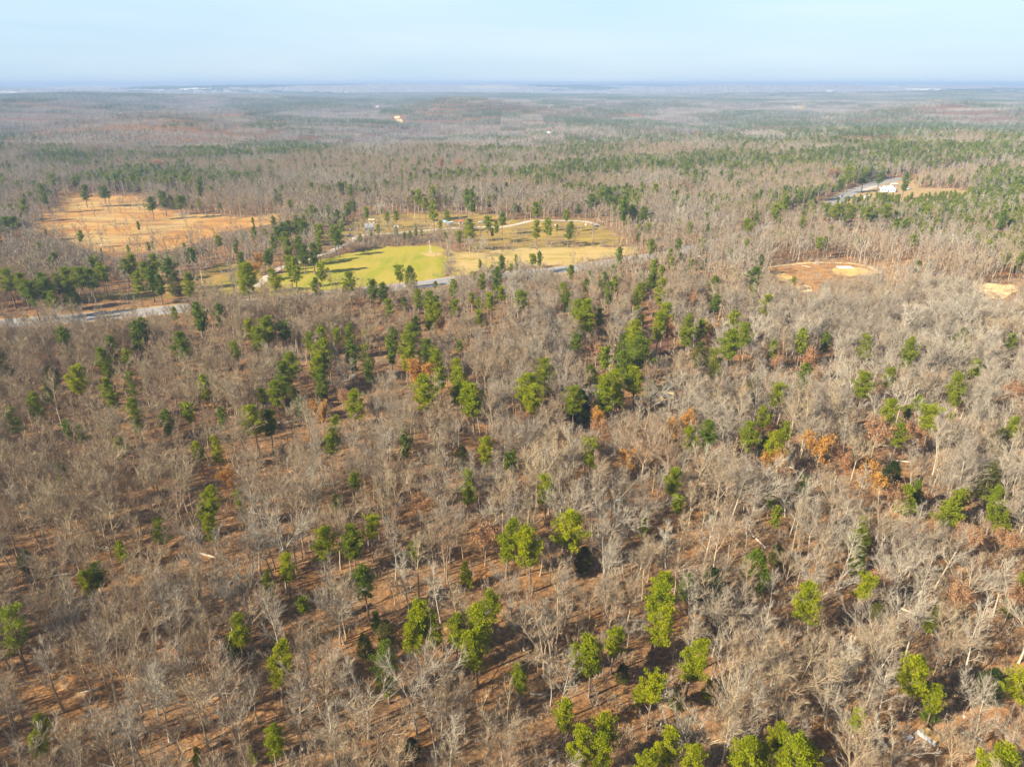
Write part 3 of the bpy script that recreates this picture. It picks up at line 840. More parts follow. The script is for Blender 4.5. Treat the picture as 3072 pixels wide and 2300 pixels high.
# ------------------------------------------------------------------ the evergreens, one by one: zoom window, x, y of crown, crown width there, tone, habit
# tone b bright, m mid, d dark, o olive shrub, c dark cedar; habit r round t tall f flat y young p open s shrub/cedar
PCAT = """
A 1470 40 60 b t|A 1475 125 55 m y|A 1830 80 75 b r|A 1860 170 50 b r|A 1325 190 110 d r|A 1705 235 80 m f|A 825 225 60 m p|A 785 330 100 m t|A 925 310 60 d p|A 1030 285 60 o s|A 1065 215 50 o s
A 500 325 60 o s|A 540 440 130 b r|A 385 460 70 o s|A 355 545 70 d r|A 795 560 100 m t|A 960 490 90 d p|A 265 665 95 m t|A 995 715 105 m t|A 100 760 100 d p|A 505 820 60 m p|A 595 840 80 m r|A 865 940 100 m r
A 1515 635 60 m y|A 1850 720 150 b r|A 1390 830 60 b y|A 1450 965 85 b r|A 1585 975 85 b t|A 1260 900 60 o s|A 470 1170 80 m y|A 1510 1330 130 b r|A 1475 1420 90 m r|A 1550 1520 110 b t|A 1760 1360 90 m p|A 1185 1570 110 m y|A 45 370 70 o s|A 1640 840 50 o s
B 165 80 100 b t|B 300 130 60 d s|B 1180 85 70 b p|B 1280 105 80 d s|B 775 115 100 m r|B 960 175 90 d r|B 1040 195 80 d r|B 340 185 70 d y|B 490 150 80 d r|B 560 190 60 b y|B 1220 285 45 b r|B 1095 340 60 m p
B 1345 250 80 m r|B 1440 270 90 m r|B 1480 360 90 b r|B 1440 430 90 b t|B 1500 310 70 d r|B 1635 180 70 m t|B 1790 250 50 b r|B 1950 275 90 b f|B 2030 215 80 b f|B 1850 295 60 m r|B 1650 335 70 m r|B 1860 415 80 b f|B 1870 130 60 m p|B 2000 120 70 m p
B 75 500 140 m r|B 30 570 100 m r|B 125 450 60 b r|B 250 515 110 d f|B 540 540 75 m r|B 660 560 80 b f|B 755 570 80 m t|B 910 565 55 m r|B 1130 555 70 b f|B 1090 600 50 b r|B 1265 550 110 m r|B 1265 650 130 m r|B 1240 760 90 b r|B 1330 500 60 m p
B 1425 680 110 d r|B 1490 750 110 b r|B 1120 700 70 m p|B 920 750 90 m p|B 935 860 70 m t|B 1685 655 60 m r|B 510 700 150 b r|B 435 610 80 m r|B 490 820 110 b r|B 550 790 90 d r|B 270 800 130 m r|B 230 920 120 d t|B 540 970 110 d t
B 160 1020 130 m r|B 50 1060 80 m r|B 310 1120 90 o s|B 370 1150 70 d t|B 800 1130 145 b r|B 800 900 70 o s|B 1665 830 90 b r|B 1690 910 130 b r|B 1400 1030 190 b r|B 1660 1020 130 b r|B 1800 1070 200 b r|B 1540 1080 70 b y|B 100 1270 120 d r|B 10 1230 60 d r
B 625 1350 100 b t|B 1880 1480 120 b r|B 1910 1590 80 b y|B 1700 1600 90 o s|B 1240 1600 70 d s|B 2090 1580 60 b r|B 630 1610 70 d y
C 95 265 110 m f|C 485 45 50 m p|C 430 200 80 b r|C 460 280 70 m r|C 590 235 35 b r|C 540 340 120 b r|C 630 400 120 b t|C 560 450 80 b r|C 760 160 110 d s|C 850 130 70 m r|C 790 330 50 d y|C 730 400 80 m r|C 1160 95 80 d r|C 1170 10 60 d r|C 1030 230 80 m t|C 1085 160 50 m r
C 1230 205 100 b t|C 1260 390 130 b r|C 1210 500 100 b t|C 1680 110 90 d r|C 1675 290 90 d f|C 2010 35 110 d r|C 2005 185 60 m r|C 2095 295 90 b r|C 1460 530 110 m t|C 1560 510 90 m r|C 1010 510 120 b r|C 1030 570 110 b r|C 1060 430 90 b y|C 930 690 90 d s
C 1040 690 180 d r|C 940 790 150 d r|C 1020 620 110 m r|C 515 610 90 d f|C 1800 620 160 m r|C 1920 540 130 m f|C 1840 450 70 m p|C 1555 760 90 o s|C 1690 790 100 m p|C 1700 890 90 o s|C 270 845 130 m r|C 110 980 180 b r|C 160 1080 150 b r|C 280 1010 80 b y
C 510 1080 140 m r|C 560 1190 230 c s|C 770 1050 140 b t|C 860 960 150 b r|C 870 1080 100 b y|C 1020 910 150 b r|C 650 950 90 d s|C 770 920 70 m y|C 1150 1045 90 b y|C 2010 1040 90 o s|C 1490 1410 120 b r|C 1640 1370 140 d r|C 2090 1230 100 b r|C 1970 1370 150 m r
C 2100 1470 80 d r|C 665 1525 170 b f|C 15 1570 70 b r|C 620 470 80 d s
D 40 100 70 b r|D 235 190 60 d y|D 435 45 60 m r|D 750 105 100 m p|D 1080 155 100 m t|D 930 320 90 m r|D 740 375 120 m r|D 1450 425 110 m t|D 1465 95 100 m s|D 1590 250 70 m r|D 75 460 120 b f|D 245 455 60 m y|D 10 620 50 d r|D 910 565 110 b r|D 1065 590 70 b r
D 1260 635 160 b f|D 1405 635 60 m r|D 1155 530 60 m p|D 1005 750 110 m r|D 1870 700 100 m r|D 30 820 130 b r|D 140 730 80 m r|D 1760 850 90 o s|D 270 1200 100 d y|D 25 1240 70 m r|D 1050 1280 130 m y|D 1130 1240 100 d y|D 940 1110 100 c s
D 1380 1340 160 m y|D 1460 1350 60 b y|D 1750 1300 120 m t|D 1780 1430 100 m y|D 1670 1160 130 o s|D 700 1560 140 b y|D 45 1490 60 b y|D 1860 40 60 m r
E 190 160 80 o s|E 665 300 110 b t|E 700 235 120 d r|E 910 170 60 b y|E 75 640 200 m p|E 1735 650 150 b r|E 1700 770 100 m y|E 300 1350 110 b r|E 290 1470 120 b r|E 1430 1600 70 b y|E 1850 1570 80 m y
F 1165 110 90 b t|F 545 160 45 b y|F 460 295 45 b y|F 355 400 125 b r|F 625 325 100 b f|F 530 400 130 m r|F 165 550 100 b r|F 70 650 70 m t|F 600 625 120 d r|F 880 535 45 o s|F 1375 410 120 b t|F 925 820 150 b r|F 880 930 120 b r|F 1000 910 90 b y
F 1100 890 130 m r|F 1230 870 160 b r|F 1320 750 110 b r|F 1220 990 130 b t|F 105 1090 130 b t|F 710 1060 140 d r|F 600 1000 70 o s|F 665 860 60 d y|F 715 920 70 o s|F 730 1180 100 m y|F 75 1480 100 b r|F 110 1540 80 b y|F 860 1570 70 c s|F 270 860 50 o s|F 1160 590 70 b y
G 185 100 110 b r|G 320 310 170 b r|G 105 420 160 b r|G 880 65 90 b r|G 895 310 50 m s|G 395 520 70 o s|G 815 650 130 b r|G 800 750 160 b r|G 805 860 130 b t|G 1100 690 110 c s|G 970 680 80 d s|G 1340 590 110 d s|G 560 940 110 b r|G 440 1010 150 b r|G 360 1050 90 b y
G 985 1050 140 b t|G 770 1210 140 b f|G 700 1250 80 b y|G 50 1150 90 m t|G 285 1340 110 b t|G 365 1530 150 b r|G 520 1460 130 b r|G 490 1570 140 b r|G 850 1530 140 b r|G 730 1630 130 b r|G 980 1590 130 b r|G 1260 1570 160 b r|G 1390 1570 100 b r|G 730 345 60 b y
G 900 1290 60 o s|G 1070 1240 60 b y|G 610 1150 60 o s
H 60 120 80 o s|H 660 60 120 m t|H 660 200 100 d y|H 270 440 190 b r|H 700 330 150 b f|H 1190 580 100 m y|H 1090 940 210 b r|H 1230 1150 130 b r|H 1140 1090 70 b y|H 1620 1080 130 c s|H 1190 1260 100 d y|H 640 1310 120 b p|H 60 1410 150 b r|H 220 1510 230 b r|H 340 1600 180 b r
H 1650 1610 250 b r|H 1880 1000 200 b r|H 1770 490 90 o s|H 1850 310 70 m y|H 790 530 80 o s|H 110 1600 150 b r
I 690 250 80 d t|I 850 240 80 d r|I 1240 330 110 d r|I 1350 310 120 d t|I 1420 360 80 b s|I 1480 320 90 d r|I 190 370 80 m t|I 360 310 70 d t|I 100 500 150 d r|I 30 500 110 d r|I 450 200 60 d t|I 1810 680 60 d t|I 2100 590 60 d f|I 1650 240 60 m r|I 60 980 120 m r
I 180 1000 110 m r|I 370 1010 120 d r|I 530 930 130 m r|I 650 930 130 m r|I 740 940 120 d r|I 820 890 110 m r|I 260 1080 120 d r|I 400 1090 110 d t|I 1080 840 100 b t|I 1030 850 90 m r|I 1180 870 100 m r|I 1260 810 100 m r|I 1380 850 130 d r|I 1250 900 90 d r|I 1580 760 90 d r
I 885 1085 55 m s|I 1245 1000 75 m t|I 1310 1010 85 d t|I 1450 1050 85 b s|I 1550 1030 95 m t|I 2000 900 110 b r|I 2080 900 110 b t|I 2040 1000 150 b t|I 1440 1255 55 b r|I 1670 1320 65 b t|I 1810 1270 75 d r|I 600 1160 90 d s|I 430 1150 80 m r|I 1170 1150 60 d s|I 490 1000 80 d t
J 300 400 110 d r|J 370 380 100 d r|J 320 490 100 m r|J 440 390 90 m r|J 510 390 110 d r|J 250 440 90 d r|J 360 590 110 m t|J 480 570 120 m t|J 500 650 110 d t|J 590 640 120 d t|J 650 580 70 d r|J 670 500 90 d t|J 150 670 100 d r|J 235 685 50 m s|J 790 430 120 m r|J 820 480 110 d r|J 870 410 70 d r|J 950 80 55 d r
J 1740 120 70 d t|J 1600 190 90 d t|J 1660 220 70 d t|J 1740 310 90 m p|J 1110 290 60 d t|J 1870 310 50 m p
K 350 360 100 m r|K 350 425 110 b r|K 515 400 85 d r|K 595 400 65 d r|K 365 190 90 d r|K 310 160 70 d t|K 650 300 95 m r|K 970 285 90 m r|K 980 410 95 b t|K 1088 430 85 m t|K 1280 420 95 m t|K 1260 320 65 m t|K 1500 130 110 d r|K 1600 110 130 d r|K 1690 150 140 d r|K 1810 190 140 d r
K 1900 230 130 d r|K 1650 60 110 d r|K 2000 250 130 d r|K 1790 290 80 d t|K 2100 80 70 d r|K 2060 560 110 m r|K 1760 675 75 m r|K 2100 790 85 m r|K 2085 900 80 m r|K 1010 690 65 b f|K 945 715 65 b r|K 640 745 80 b f|K 1310 840 55 b t|K 1440 1060 40 b y
L 1020 790 70 d r|L 1070 760 60 d r|L 1180 750 80 d r|L 1280 745 80 d r|L 980 950 90 b r|L 1100 960 90 m r|L 1200 970 100 m r|L 1320 960 90 m r|L 660 950 60 d r|L 600 1000 60 b r|L 430 1050 70 b r|L 1440 810 50 d t|L 780 1050 40 m t|L 2060 1040 50 m t
"""
CATS = []
for ln in PCAT.strip().split('\n'):
    for e in ln.split('|'):
        w, x, y, cw, tone, hab = e.split()
        px, py = zp(w, float(x), float(y))
        CATS.append((px, py, float(cw) * ZW[w][2], tone, hab))
rnd = random.Random(5)
EVER = []       # x, y, scale, zscale, rot, kind, tone, mesh index, size in picture
KN = {'r': 'round', 't': 'tall', 'f': 'flat', 'y': 'young', 'p': 'open'}
for px, py, cw, tone, hab in CATS:
    if hab == 's' or tone in 'oc':
        hc, H0, W0 = 2.6, 8.0, 4.4
        k = 'cedar'
    else:
        k = KN[hab]
        H0, W0 = {'round': (15, 6.2), 'tall': (16, 6.0), 'flat': (14.5, 6.6), 'open': (14.5, 5.4), 'young': (8.5, 4.2)}[k]
        hc = {'round': 0.76, 'tall': 0.66, 'flat': 0.82, 'open': 0.7, 'young': 0.5}[k] * H0
    for it in range(3):
        x, y = at(px, py, hc)
        zc = y * CP + (H_CAM - hc) * SP
        wm = cw / FOC * zc
        s = wm / W0 * (1.30 + 0.24 * min(1, max(0, (zc - 140) / 120)) - 0.22 * min(1, max(0, (zc - 300) / 80)))
        lo, hi = (0.45, 1.5) if k == 'cedar' else (0.5, 1.85)
        s = max(lo, min(hi, s))
        hs = (s ** 0.55 if s > 1 else s ** 0.85) if k != 'cedar' else s
        hc = {'round': 0.76, 'tall': 0.66, 'flat': 0.82, 'open': 0.7, 'young': 0.5, 'cedar': 0.42}[k] * H0 * hs
    if zc > 330 and k != 'cedar': hs *= 0.88
    EVER.append([x, y, s, hs, rnd.uniform(0, 6.28), k, tone, cw])
EVER.sort(key=lambda e: -e[7])
EXTRA_EVER = EVER[298:]
EVER = EVER[:298]

# leafy rusty and orange trees: window x y width kind (o orange, r slender rust, s wide rust)
LCAT = """B 1340 890 160 o|B 720 1085 60 s|B 535 1200 110 o|C 1310 520 100 r|C 1490 270 110 s|C 1640 545 110 o|C 1600 620 90 s|C 1455 1310 130 o|C 1320 1370 110 o|C 740 1330 120 s|C 710 1270 60 o|C 955 1610 120 o|C 700 690 110 s|C 1170 330 70 s|C 60 1240 80 s
D 300 200 110 r|D 400 880 160 o|D 540 920 100 s|D 775 1130 170 o|D 40 990 120 o|D 840 735 190 s|D 1150 755 130 s|D 610 1010 60 r|D 1880 440 140 s|D 85 215 70 s|D 960 1230 100 s|D 1850 1590 130 s|D 1550 1560 150 s|F 1260 380 150 s|F 900 200 70 s|H 800 300 110 s|H 1380 400 120 s|H 1800 400 120 s
J 90 730 80 o|J 650 160 60 s|I 2120 900 60 o|I 890 880 60 s|I 640 730 0 s|I 150 620 70 s|A 1655 1200 50 o|B 860 310 60 s|B 1540 470 90 s|B 2030 420 80 s|L 25 820 50 s|L 970 730 60 s|L 100 520 50 s|O 640 670 50 r|O 760 670 70 s|O 1345 445 60 o|I 1300 20 80 s"""
LEAFT = []
for e in LCAT.replace('\n', '|').split('|'):
    w, x, y, cw, k = e.split()
    if float(cw) == 0: continue
    px, py = zp(w, float(x), float(y)); cw = float(cw) * ZW[w][2]
    H0, W0 = LEAFY[k][3:5]
    hs = 1.0
    for it in range(3):
        hc = 0.72 * H0 * hs
        x, y = at(px, py, hc)
        zc = y * CP + (H_CAM - hc) * SP
        s = max(0.55, min(1.4, cw / FOC * zc / W0))
        hs = s ** 0.5
    LEAFT.append((x, y, s, hs, k, cw))

# bare trees that stand out: window, x, y of the base, height in metres, variant
FEAT = """J 1045 330 15 9|J 1230 325 14 5|J 1745 265 15 9|J 1905 660 15 4|K 425 700 14 3|K 350 690 12 2|I 1530 950 15 9|I 1680 890 15 9|I 780 830 13 9|I 1060 600 12 9|I 1545 525 10 3|I 1010 1110 13 11|I 765 1130 13 5
H 790 1450 16 9|H 1215 1600 8 7|H 1430 1050 15 9|H 1440 1240 8 3|H 990 890 15 9|H 480 1240 15 9|H 380 500 12 3|H 500 350 16 9|H 1060 570 17 9|H 950 640 13 3|H 900 1640 9 3|H 640 1640 9 3|H 1520 800 13 9|H 1830 900 16 5|H 470 1000 9 5|H 1640 560 15 9
C 1130 1010 15 9|C 1450 1220 18 7|C 800 930 12 9|C 1170 1240 13 5|D 640 1390 14 9|D 130 1400 15 3|D 520 1640 14 9|D 1070 1640 13 9|G 460 210 13 9|G 1045 570 16 9|G 850 600 14 9|G 640 400 10 3|G 1330 1090 15 9|G 1100 1180 12 9|G 820 1440 12 9|F 620 1500 16 5|F 445 1650 14 9|F 990 1330 15 5|F 1020 860 15 9|F 850 800 14 9
E 1520 1330 15 3|E 1650 1290 18 7|E 1240 1470 15 9|E 330 1700 10 5|A 320 1640 13 9|A 210 1560 14 9|E 850 1170 16 1|E 470 1250 18 1"""
FEATT = []
for e in FEAT.replace('\n', '|').split('|'):
    w, x, y, h, vr = e.split()
    FEATT.append((*g(w, float(x), float(y)), float(h), int(vr)))

# ------------------------------------------------------------------ where the rest of the wood stands
EXCL = [P_FIELD, P_MEADOW, P_DIRT1B, P_HOME, P_SHEDROOM, P_TIMBER, P_PIT, P_SAND, P_GLADE]
SPARSE = [(P_PASTURE, 0.11), (P_ORANGE, 0.05), (P_YARD, 0.10), (P_DIRT1, 0.03), (P_DIRT2, 0.02), (P_CLEAR_SHED, 0.06), (P_SLOPE, 0.3)]
rs = np.random.RandomState(77)
def grid_pts(y0, y1, s, margin=1.14):
    """jittered grid of points inside the view wedge, between two distances"""
    ys = np.arange(y0, y1, s); out = []
    for yy in ys:
        hw = 0.75 * (yy * CP + H_CAM * SP) * margin + 18
        xs = np.arange(-hw, hw, s)
        out.append(np.stack([xs, np.full_like(xs, yy)], 1))
    p = np.concatenate(out)
    return p + rs.uniform(-0.48, 0.48, p.shape) * s
def keep_mask(p, full=True):
    x, y = p[:, 0], p[:, 1]
    k = np.ones(len(p), bool)
    for q in EXCL:
        k &= ~inpoly(q, x, y)
    for q, d in SPARSE:
        k &= ~(inpoly(q, x, y) & (rs.rand(len(p)) > d))
    return k

ev = np.array([(e[0], e[1]) for e in EVER + EXTRA_EVER] + [(e[0], e[1]) for e in LEAFT])
ev_cam = ev / np.linalg.norm(ev, axis=1)[:, None]
def off_evergreens(p, r=3.0, front=None):
    """keeps a bare trunk out of an evergreen, and out of the few metres just before it"""
    k = np.ones(len(p), bool)
    for (ex, ey), (ux, uy) in zip(ev, ev_cam):
        dx, dy = p[:, 0] - ex, p[:, 1] - ey
        front = min(24.0, max(9.0, 0.08 * math.hypot(ex, ey)))
        m = (np.abs(dx) < 22) & (np.abs(dy) < 22)
        if not m.any(): continue
        a = -(dx[m] * ux + dy[m] * uy); c = np.abs(dx[m] * uy - dy[m] * ux)
        bad = (np.hypot(dx[m], dy[m]) < r) | ((a > 0) & (a < front) & (c < 3.6))
        k[np.where(m)[0][bad]] = False
    return k

V_FIELD = gpoly('J', [(190, 950), (300, 870), (620, 760), (1060, 640), (1250, 606), (1760, 588), (1890, 760), (1900, 905), (1880, 950), (1620, 975), (1540, 930), (1400, 955), (1000, 975), (600, 980), (300, 995)])
V_MEADOW = gpoly('K', [(200, 620), (500, 655), (1500, 606), (1920, 606), (1950, 650), (1700, 685), (1300, 715), (1240, 810), (1090, 810), (1060, 780), (900, 750), (620, 715), (450, 780), (200, 890)])
OPEN_VIEW = [(V_FIELD, .95), (V_MEADOW, .92), (P_DIRT1, .98), (P_DIRT2, .985), (P_HOME, .96), (P_PASTURE, .6), (P_ORANGE, .85), (P_YARD, .7),
             (P_TIMBER, .95), (P_PIT, .9), (P_SAND, .3), (P_GLADE, .7), (P_SHEDROOM, .95)]
def road_view(x0, x1):
    i = [k for k, q in enumerate(ROAD) if x0 <= pix(*q)[0] <= x1]
    seg = [Vector(ROAD[k]) for k in i]
    a_, b_ = [], []
    for k in range(len(seg)):
        d = (seg[min(k + 1, len(seg) - 1)] - seg[max(k - 1, 0)]).normalized(); n_ = Vector((-d.y, d.x))
        a_.append(tuple(seg[k] + n_ * 6)); b_.append(tuple(seg[k] - n_ * 4))
    return a_ + b_[::-1]
OPEN_VIEW += [(road_view(-60, 560), .74), (road_view(1235, 1350), .97), (road_view(1640, 1700), .97), (road_view(2490, 2800), .98)]
def low_before(p, h, H0):
    """growth close in front of open ground is young and low"""
    h = h.copy()
    hit = np.zeros(len(p), bool)
    for poly, pr in OPEN_VIEW:
        m = np.zeros(len(p), bool)
        for q in (0.3, 0.45, 0.6, 0.8, 0.97):
            t = H_CAM / (H_CAM - np.clip(h * H0 * q, 0, 40))
            m |= inpoly(poly, p[:, 0] * t, p[:, 1] * t)
        hit |= m & (rs.rand(len(p)) < pr)
    for q, d in SPARSE[:3]:
        hit &= ~inpoly(q, p[:, 0], p[:, 1])
    need = hit.copy()
    for it in range(16):
        blk = np.zeros(len(p), bool)
        t = H_CAM / (H_CAM - np.clip(h * H0, 0, 40))
        for q in (0.3, 0.5, 0.7, 0.85, 1.0):
            t = H_CAM / (H_CAM - np.clip(h * H0 * q, 0, 40))
            for poly, pr in OPEN_VIEW:
                blk |= inpoly(poly, p[:, 0] * t, p[:, 1] * t)
        h[need & blk] *= 0.86
    return np.maximum(h, 0.16)
NEAR, MID = 335.0, 1120.0
near = grid_pts(62, NEAR, 3.2)
k = keep_mask(near)
# the wood thins into small gaps
k &= rs.rand(len(near)) < (0.22 + 0.95 * fbm(near[:, 0] / 19, near[:, 1] / 19, 3))
dr, sd = dist_line(RD, near[:, 0], near[:, 1])
rpx = np.array([pix(a, b)[0] for a, b in near])
hid = ((rpx > 600) & (rpx < 1225)) | ((rpx > 1365) & (rpx < 1620)) | ((rpx > 1710) & (rpx < 2440))
k &= dr > np.where(hid, 7.2, 9.5)
near, dr, sd = near[k], dr[k], sd[k]
k = off_evergreens(near)
near, dr, sd = near[k], dr[k], sd[k]
for fx, fy, fh, fv in FEATT:
    k = np.hypot(near[:, 0] - fx, near[:, 1] - fy) > 3.4
    near, dr, sd = near[k], dr[k], sd[k]
# on the camera's side of the highway the trees are young where the asphalt shows
def road_low(x, y, dr):
    px = np.array([pix(a, b)[0] for a, b in zip(x, y)])
    show = ((px > -200) & (px < 560)) | ((px > 1225) & (px < 1360)) | ((px > 1625) & (px < 1700))
    return show & (dr < 30)
n_low = road_low(near[:, 0], near[:, 1], dr)
n_h = np.clip(rs.normal(0.94, 0.15, len(near)), 0.62, 1.32) * (0.86 + 0.28 * fbm(near[:, 0] / 60, near[:, 1] / 60, 2))
n_sm = rs.rand(len(near)) < 0.30
n_h[n_sm] *= rs.uniform(0.5, 0.8, n_sm.sum())
n_h = low_before(near, n_h, 15.0)
n_h[n_low] *= np.clip((dr[n_low] - 4) / 24, 0.35, 0.9)
n_v = rs.randint(0, len(BARE), len(near))
# pale wide trees are the exception
tone_n = fbm(near[:, 0] / 45 + 7, near[:, 1] / 45 + 2, 3) + 0.0010 * near[:, 0] + rs.normal(0, 0.09, len(near))
for lo_, hi_, ch in ((-9, 0.47, [0, 4, 6, 7, 10, 11, 16]), (0.47, 0.76, [1, 2, 8, 14, 15, 1, 4, 7, 17, 0, 6]), (0.76, 9, [3, 5, 9, 12, 13, 1, 2, 8, 14, 15, 17])):
    q = (tone_n >= lo_) & (tone_n < hi_)
    n_v[q] = rs.choice(ch, q.sum())
n_r = rs.uniform(0, 6.28, len(near))

# largest in the picture first
in_view = np.array([(-60 < pix(a, b)[0] < 3132) and (pix(a, b, 8)[1] < 2330) for a, b in near])
zc = near[:, 1] * CP + 92 * SP
size = n_h / zc * in_view
order = np.argsort(-size)
N_IND = 298 - len(FEATT)
ind = order[:N_IND]
rest = np.ones(len(near), bool)
rest[ind] = False

# ------------------------------------------------------------------ labels: look, belt of the wood, distance from the shed
SHED = g('H', 1165, 1425)
def place_words(x, y):
    px, py, zc = pix(x, y, 8)
    dr_, sd_ = dist_line(RD, np.array([x]), np.array([y]))
    beyond = sd_[0] > 0
    if beyond: row = 'beyond the highway'
    elif py > 1950: row = 'at bottom edge'
    elif py > 1500: row = 'in lower wood'
    elif py > 1180: row = 'in mid wood'
    else: row = 'below the highway'
    q = px / 3072
    col = ['far from shed', 'across from shed', 'at mid-width', 'towards the shed', 'on shed side'][max(0, min(4, int(q * 5)))]
    return row, col
ORD = ['', 'first', 'second', 'third', 'fourth', 'fifth', 'sixth', 'seventh', 'eighth', 'ninth', 'tenth', 'eleventh', 'twelfth', 'thirteenth', 'fourteenth', 'fifteenth', 'sixteenth', 'seventeenth', 'eighteenth', 'nineteenth', 'twentieth']
def label_all(items, group_of=None):
    """items: (object, look, x, y). Each gets a label of its own: look, place and its turn counted from the shed"""
    cells = {}
    for o, look, x, y in items:
        cells.setdefault((look,) + place_words(x, y), []).append((math.hypot(x - SHED[0], y - SHED[1]), o))
    for (look, row, col), li in cells.items():
        li.sort(key=lambda t: t[0])
        for i, (d, o) in enumerate(li):
            t = f'{look} {row}, {col}'
            if len(li) > 1:
                t += f', {ORD[min(i + 1, 20)]} out from it'
            o['label'] = t

def copy_part(src, name, parent):
    o = src.copy()
    o.name = name
    sc.collection.objects.link(o)
    o.parent = parent
    return o
def make_tree(name, cat, group, parts, x, y, s, hs, rz):
    e = tag_e(name, None, cat, (x, y, float(terrain(x, y))), rz, group)
    e.scale = (s, s, hs)
    for pn, me in parts:
        link(pn, me, e)
    return e
items = []
for fx, fy, fh, fv in FEATT:
    tm, cm, form, tint, h, w = BARE[fv]
    s = fh / h
    o = make_tree('bare_tree', 'bare tree', 'bare trees of the wood', [('trunk', tm), ('crown', cm)], fx, fy, s * 1.08, s, rnd.uniform(0, 6.28))
    items.append((o, f'{TINT_NAME[tint]} {FORM_NAME[form]} bare tree', fx, fy))
for i in ind:
    tm, cm, form, tint, h, w = BARE[n_v[i]]
    x, y = near[i]
    o = make_tree('bare_tree', 'bare tree', 'bare trees of the wood', [('trunk', tm), ('crown', cm)], float(x), float(y), float(n_h[i]) * rnd.uniform(0.92, 1.12), float(n_h[i]), float(n_r[i]))
    items.append((o, f'{TINT_NAME[tint]} {FORM_NAME[form]} bare tree', float(x), float(y)))
label_all(items)

items = []
TW = {'b': 'bright-green', 'm': 'mid-green', 'd': 'dark-green', 'o': 'olive', 'c': 'blackish'}
KW = {'round': 'round', 'tall': 'tall', 'flat': 'flat-topped', 'open': 'thin', 'young': 'young'}
for x, y, s, hs, rz, k, tone, cw in EVER:
    if k == 'cedar':
        tm, cm, H0, W0 = CEDAR[{'c': 0, 'd': 1, 'o': 2, 'm': 1, 'b': 2}[tone]]
        o = make_tree('cedar_tree', 'evergreen', 'low evergreens of the wood', [('trunk', tm), ('crown', cm)], x, y, s, hs, rz)
        items.append((o, f'{TW[tone]} low cedar', x, y))
    else:
        c = PINE[(k, tone)]
        tm, cm, H0, W0 = c[rnd.randrange(len(c))]
        o = make_tree('pine_tree', 'pine', 'pines of the wood', [('trunk', tm), ('crown', cm)], x, y, s, hs, rz)
        items.append((o, f'{TW[tone]} {KW[k]} pine', x, y))
label_all(items)
items = []
for x, y, s, hs, k, cw in LEAFT:
    tm, bm, lm, H0, W0 = LEAFY[k]
    o = make_tree('rusty_oak', 'oak', 'oaks holding rusty leaves', [('trunk', tm), ('crown', bm), ('leaves', lm)], x, y, s, hs, rnd.uniform(0, 6.28))
    items.append((o, {'o': 'orange-leaved round oak', 'r': 'rust-leaved slender oak', 's': 'thin rust-leaved oak'}[k], x, y))
label_all(items)

# ------------------------------------------------------------------ scattered stuff by geometry nodes
def library(name, meshes):
    c = bpy.data.collections.new(name)
    for i, me in enumerate(meshes):
        o = bpy.data.objects.new(f'{name}_{i:02d}', me)
        c.objects.link(o)
    return c
def scatter(name, label, cat, pts, idx, rot, scl, meshes):
    n = len(pts)
    me = bpy.data.meshes.new(name)
    me.vertices.add(n)
    me.vertices.foreach_set('co', np.asarray(pts, np.float32).ravel())
    a = me.attributes.new('which', 'INT', 'POINT'); a.data.foreach_set('value', np.asarray(idx, np.int32))
    rv = np.zeros((n, 3), np.float32); rv[:, 2] = rot
    a = me.attributes.new('turn', 'FLOAT_VECTOR', 'POINT'); a.data.foreach_set('vector', rv.ravel())
    sv = np.asarray(scl, np.float32)
    if sv.ndim == 1: sv = np.repeat(sv[:, None], 3, 1)
    a = me.attributes.new('size', 'FLOAT_VECTOR', 'POINT'); a.data.foreach_set('vector', sv.ravel())
    o = link(name, me)
    tag(o, label, cat, None, 'stuff')
    ng = bpy.data.node_groups.new(name, 'GeometryNodeTree')
    ng.interface.new_socket('Geometry', in_out='INPUT', socket_type='NodeSocketGeometry')
    ng.interface.new_socket('Geometry', in_out='OUTPUT', socket_type='NodeSocketGeometry')
    gi = ng.nodes.new('NodeGroupInput'); go = ng.nodes.new('NodeGroupOutput')
    ip = ng.nodes.new('GeometryNodeInstanceOnPoints')
    ci = ng.nodes.new('GeometryNodeCollectionInfo')
    ci.inputs['Collection'].default_value = library(name + '_kinds', meshes)
    ci.inputs['Separate Children'].default_value = True
    ci.inputs['Reset Children'].default_value = True
    def attr(nm, t):
        q = ng.nodes.new('GeometryNodeInputNamedAttribute'); q.data_type = t; q.inputs['Name'].default_value = nm
        return q.outputs['Attribute']
    lk = ng.links.new
    lk(gi.outputs[0], ip.inputs['Points'])
    lk(ci.outputs[0], ip.inputs['Instance'])
    ip.inputs['Pick Instance'].default_value = True
    lk(attr('which', 'INT'), ip.inputs['Instance Index'])
    er = ng.nodes.new('FunctionNodeEulerToRotation')
    lk(attr('turn', 'FLOAT_VECTOR'), er.inputs[0])
    lk(er.outputs[0], ip.inputs['Rotation'])
    lk(attr('size', 'FLOAT_VECTOR'), ip.inputs['Scale'])
    lk(ip.outputs[0], go.inputs[0])
    md = o.modifiers.new('scatter', 'NODES')
    md.node_group = ng
    return o
def with_z(p, dz=0.0):
    return np.column_stack([p, terrain(p[:, 0], p[:, 1]) + dz])

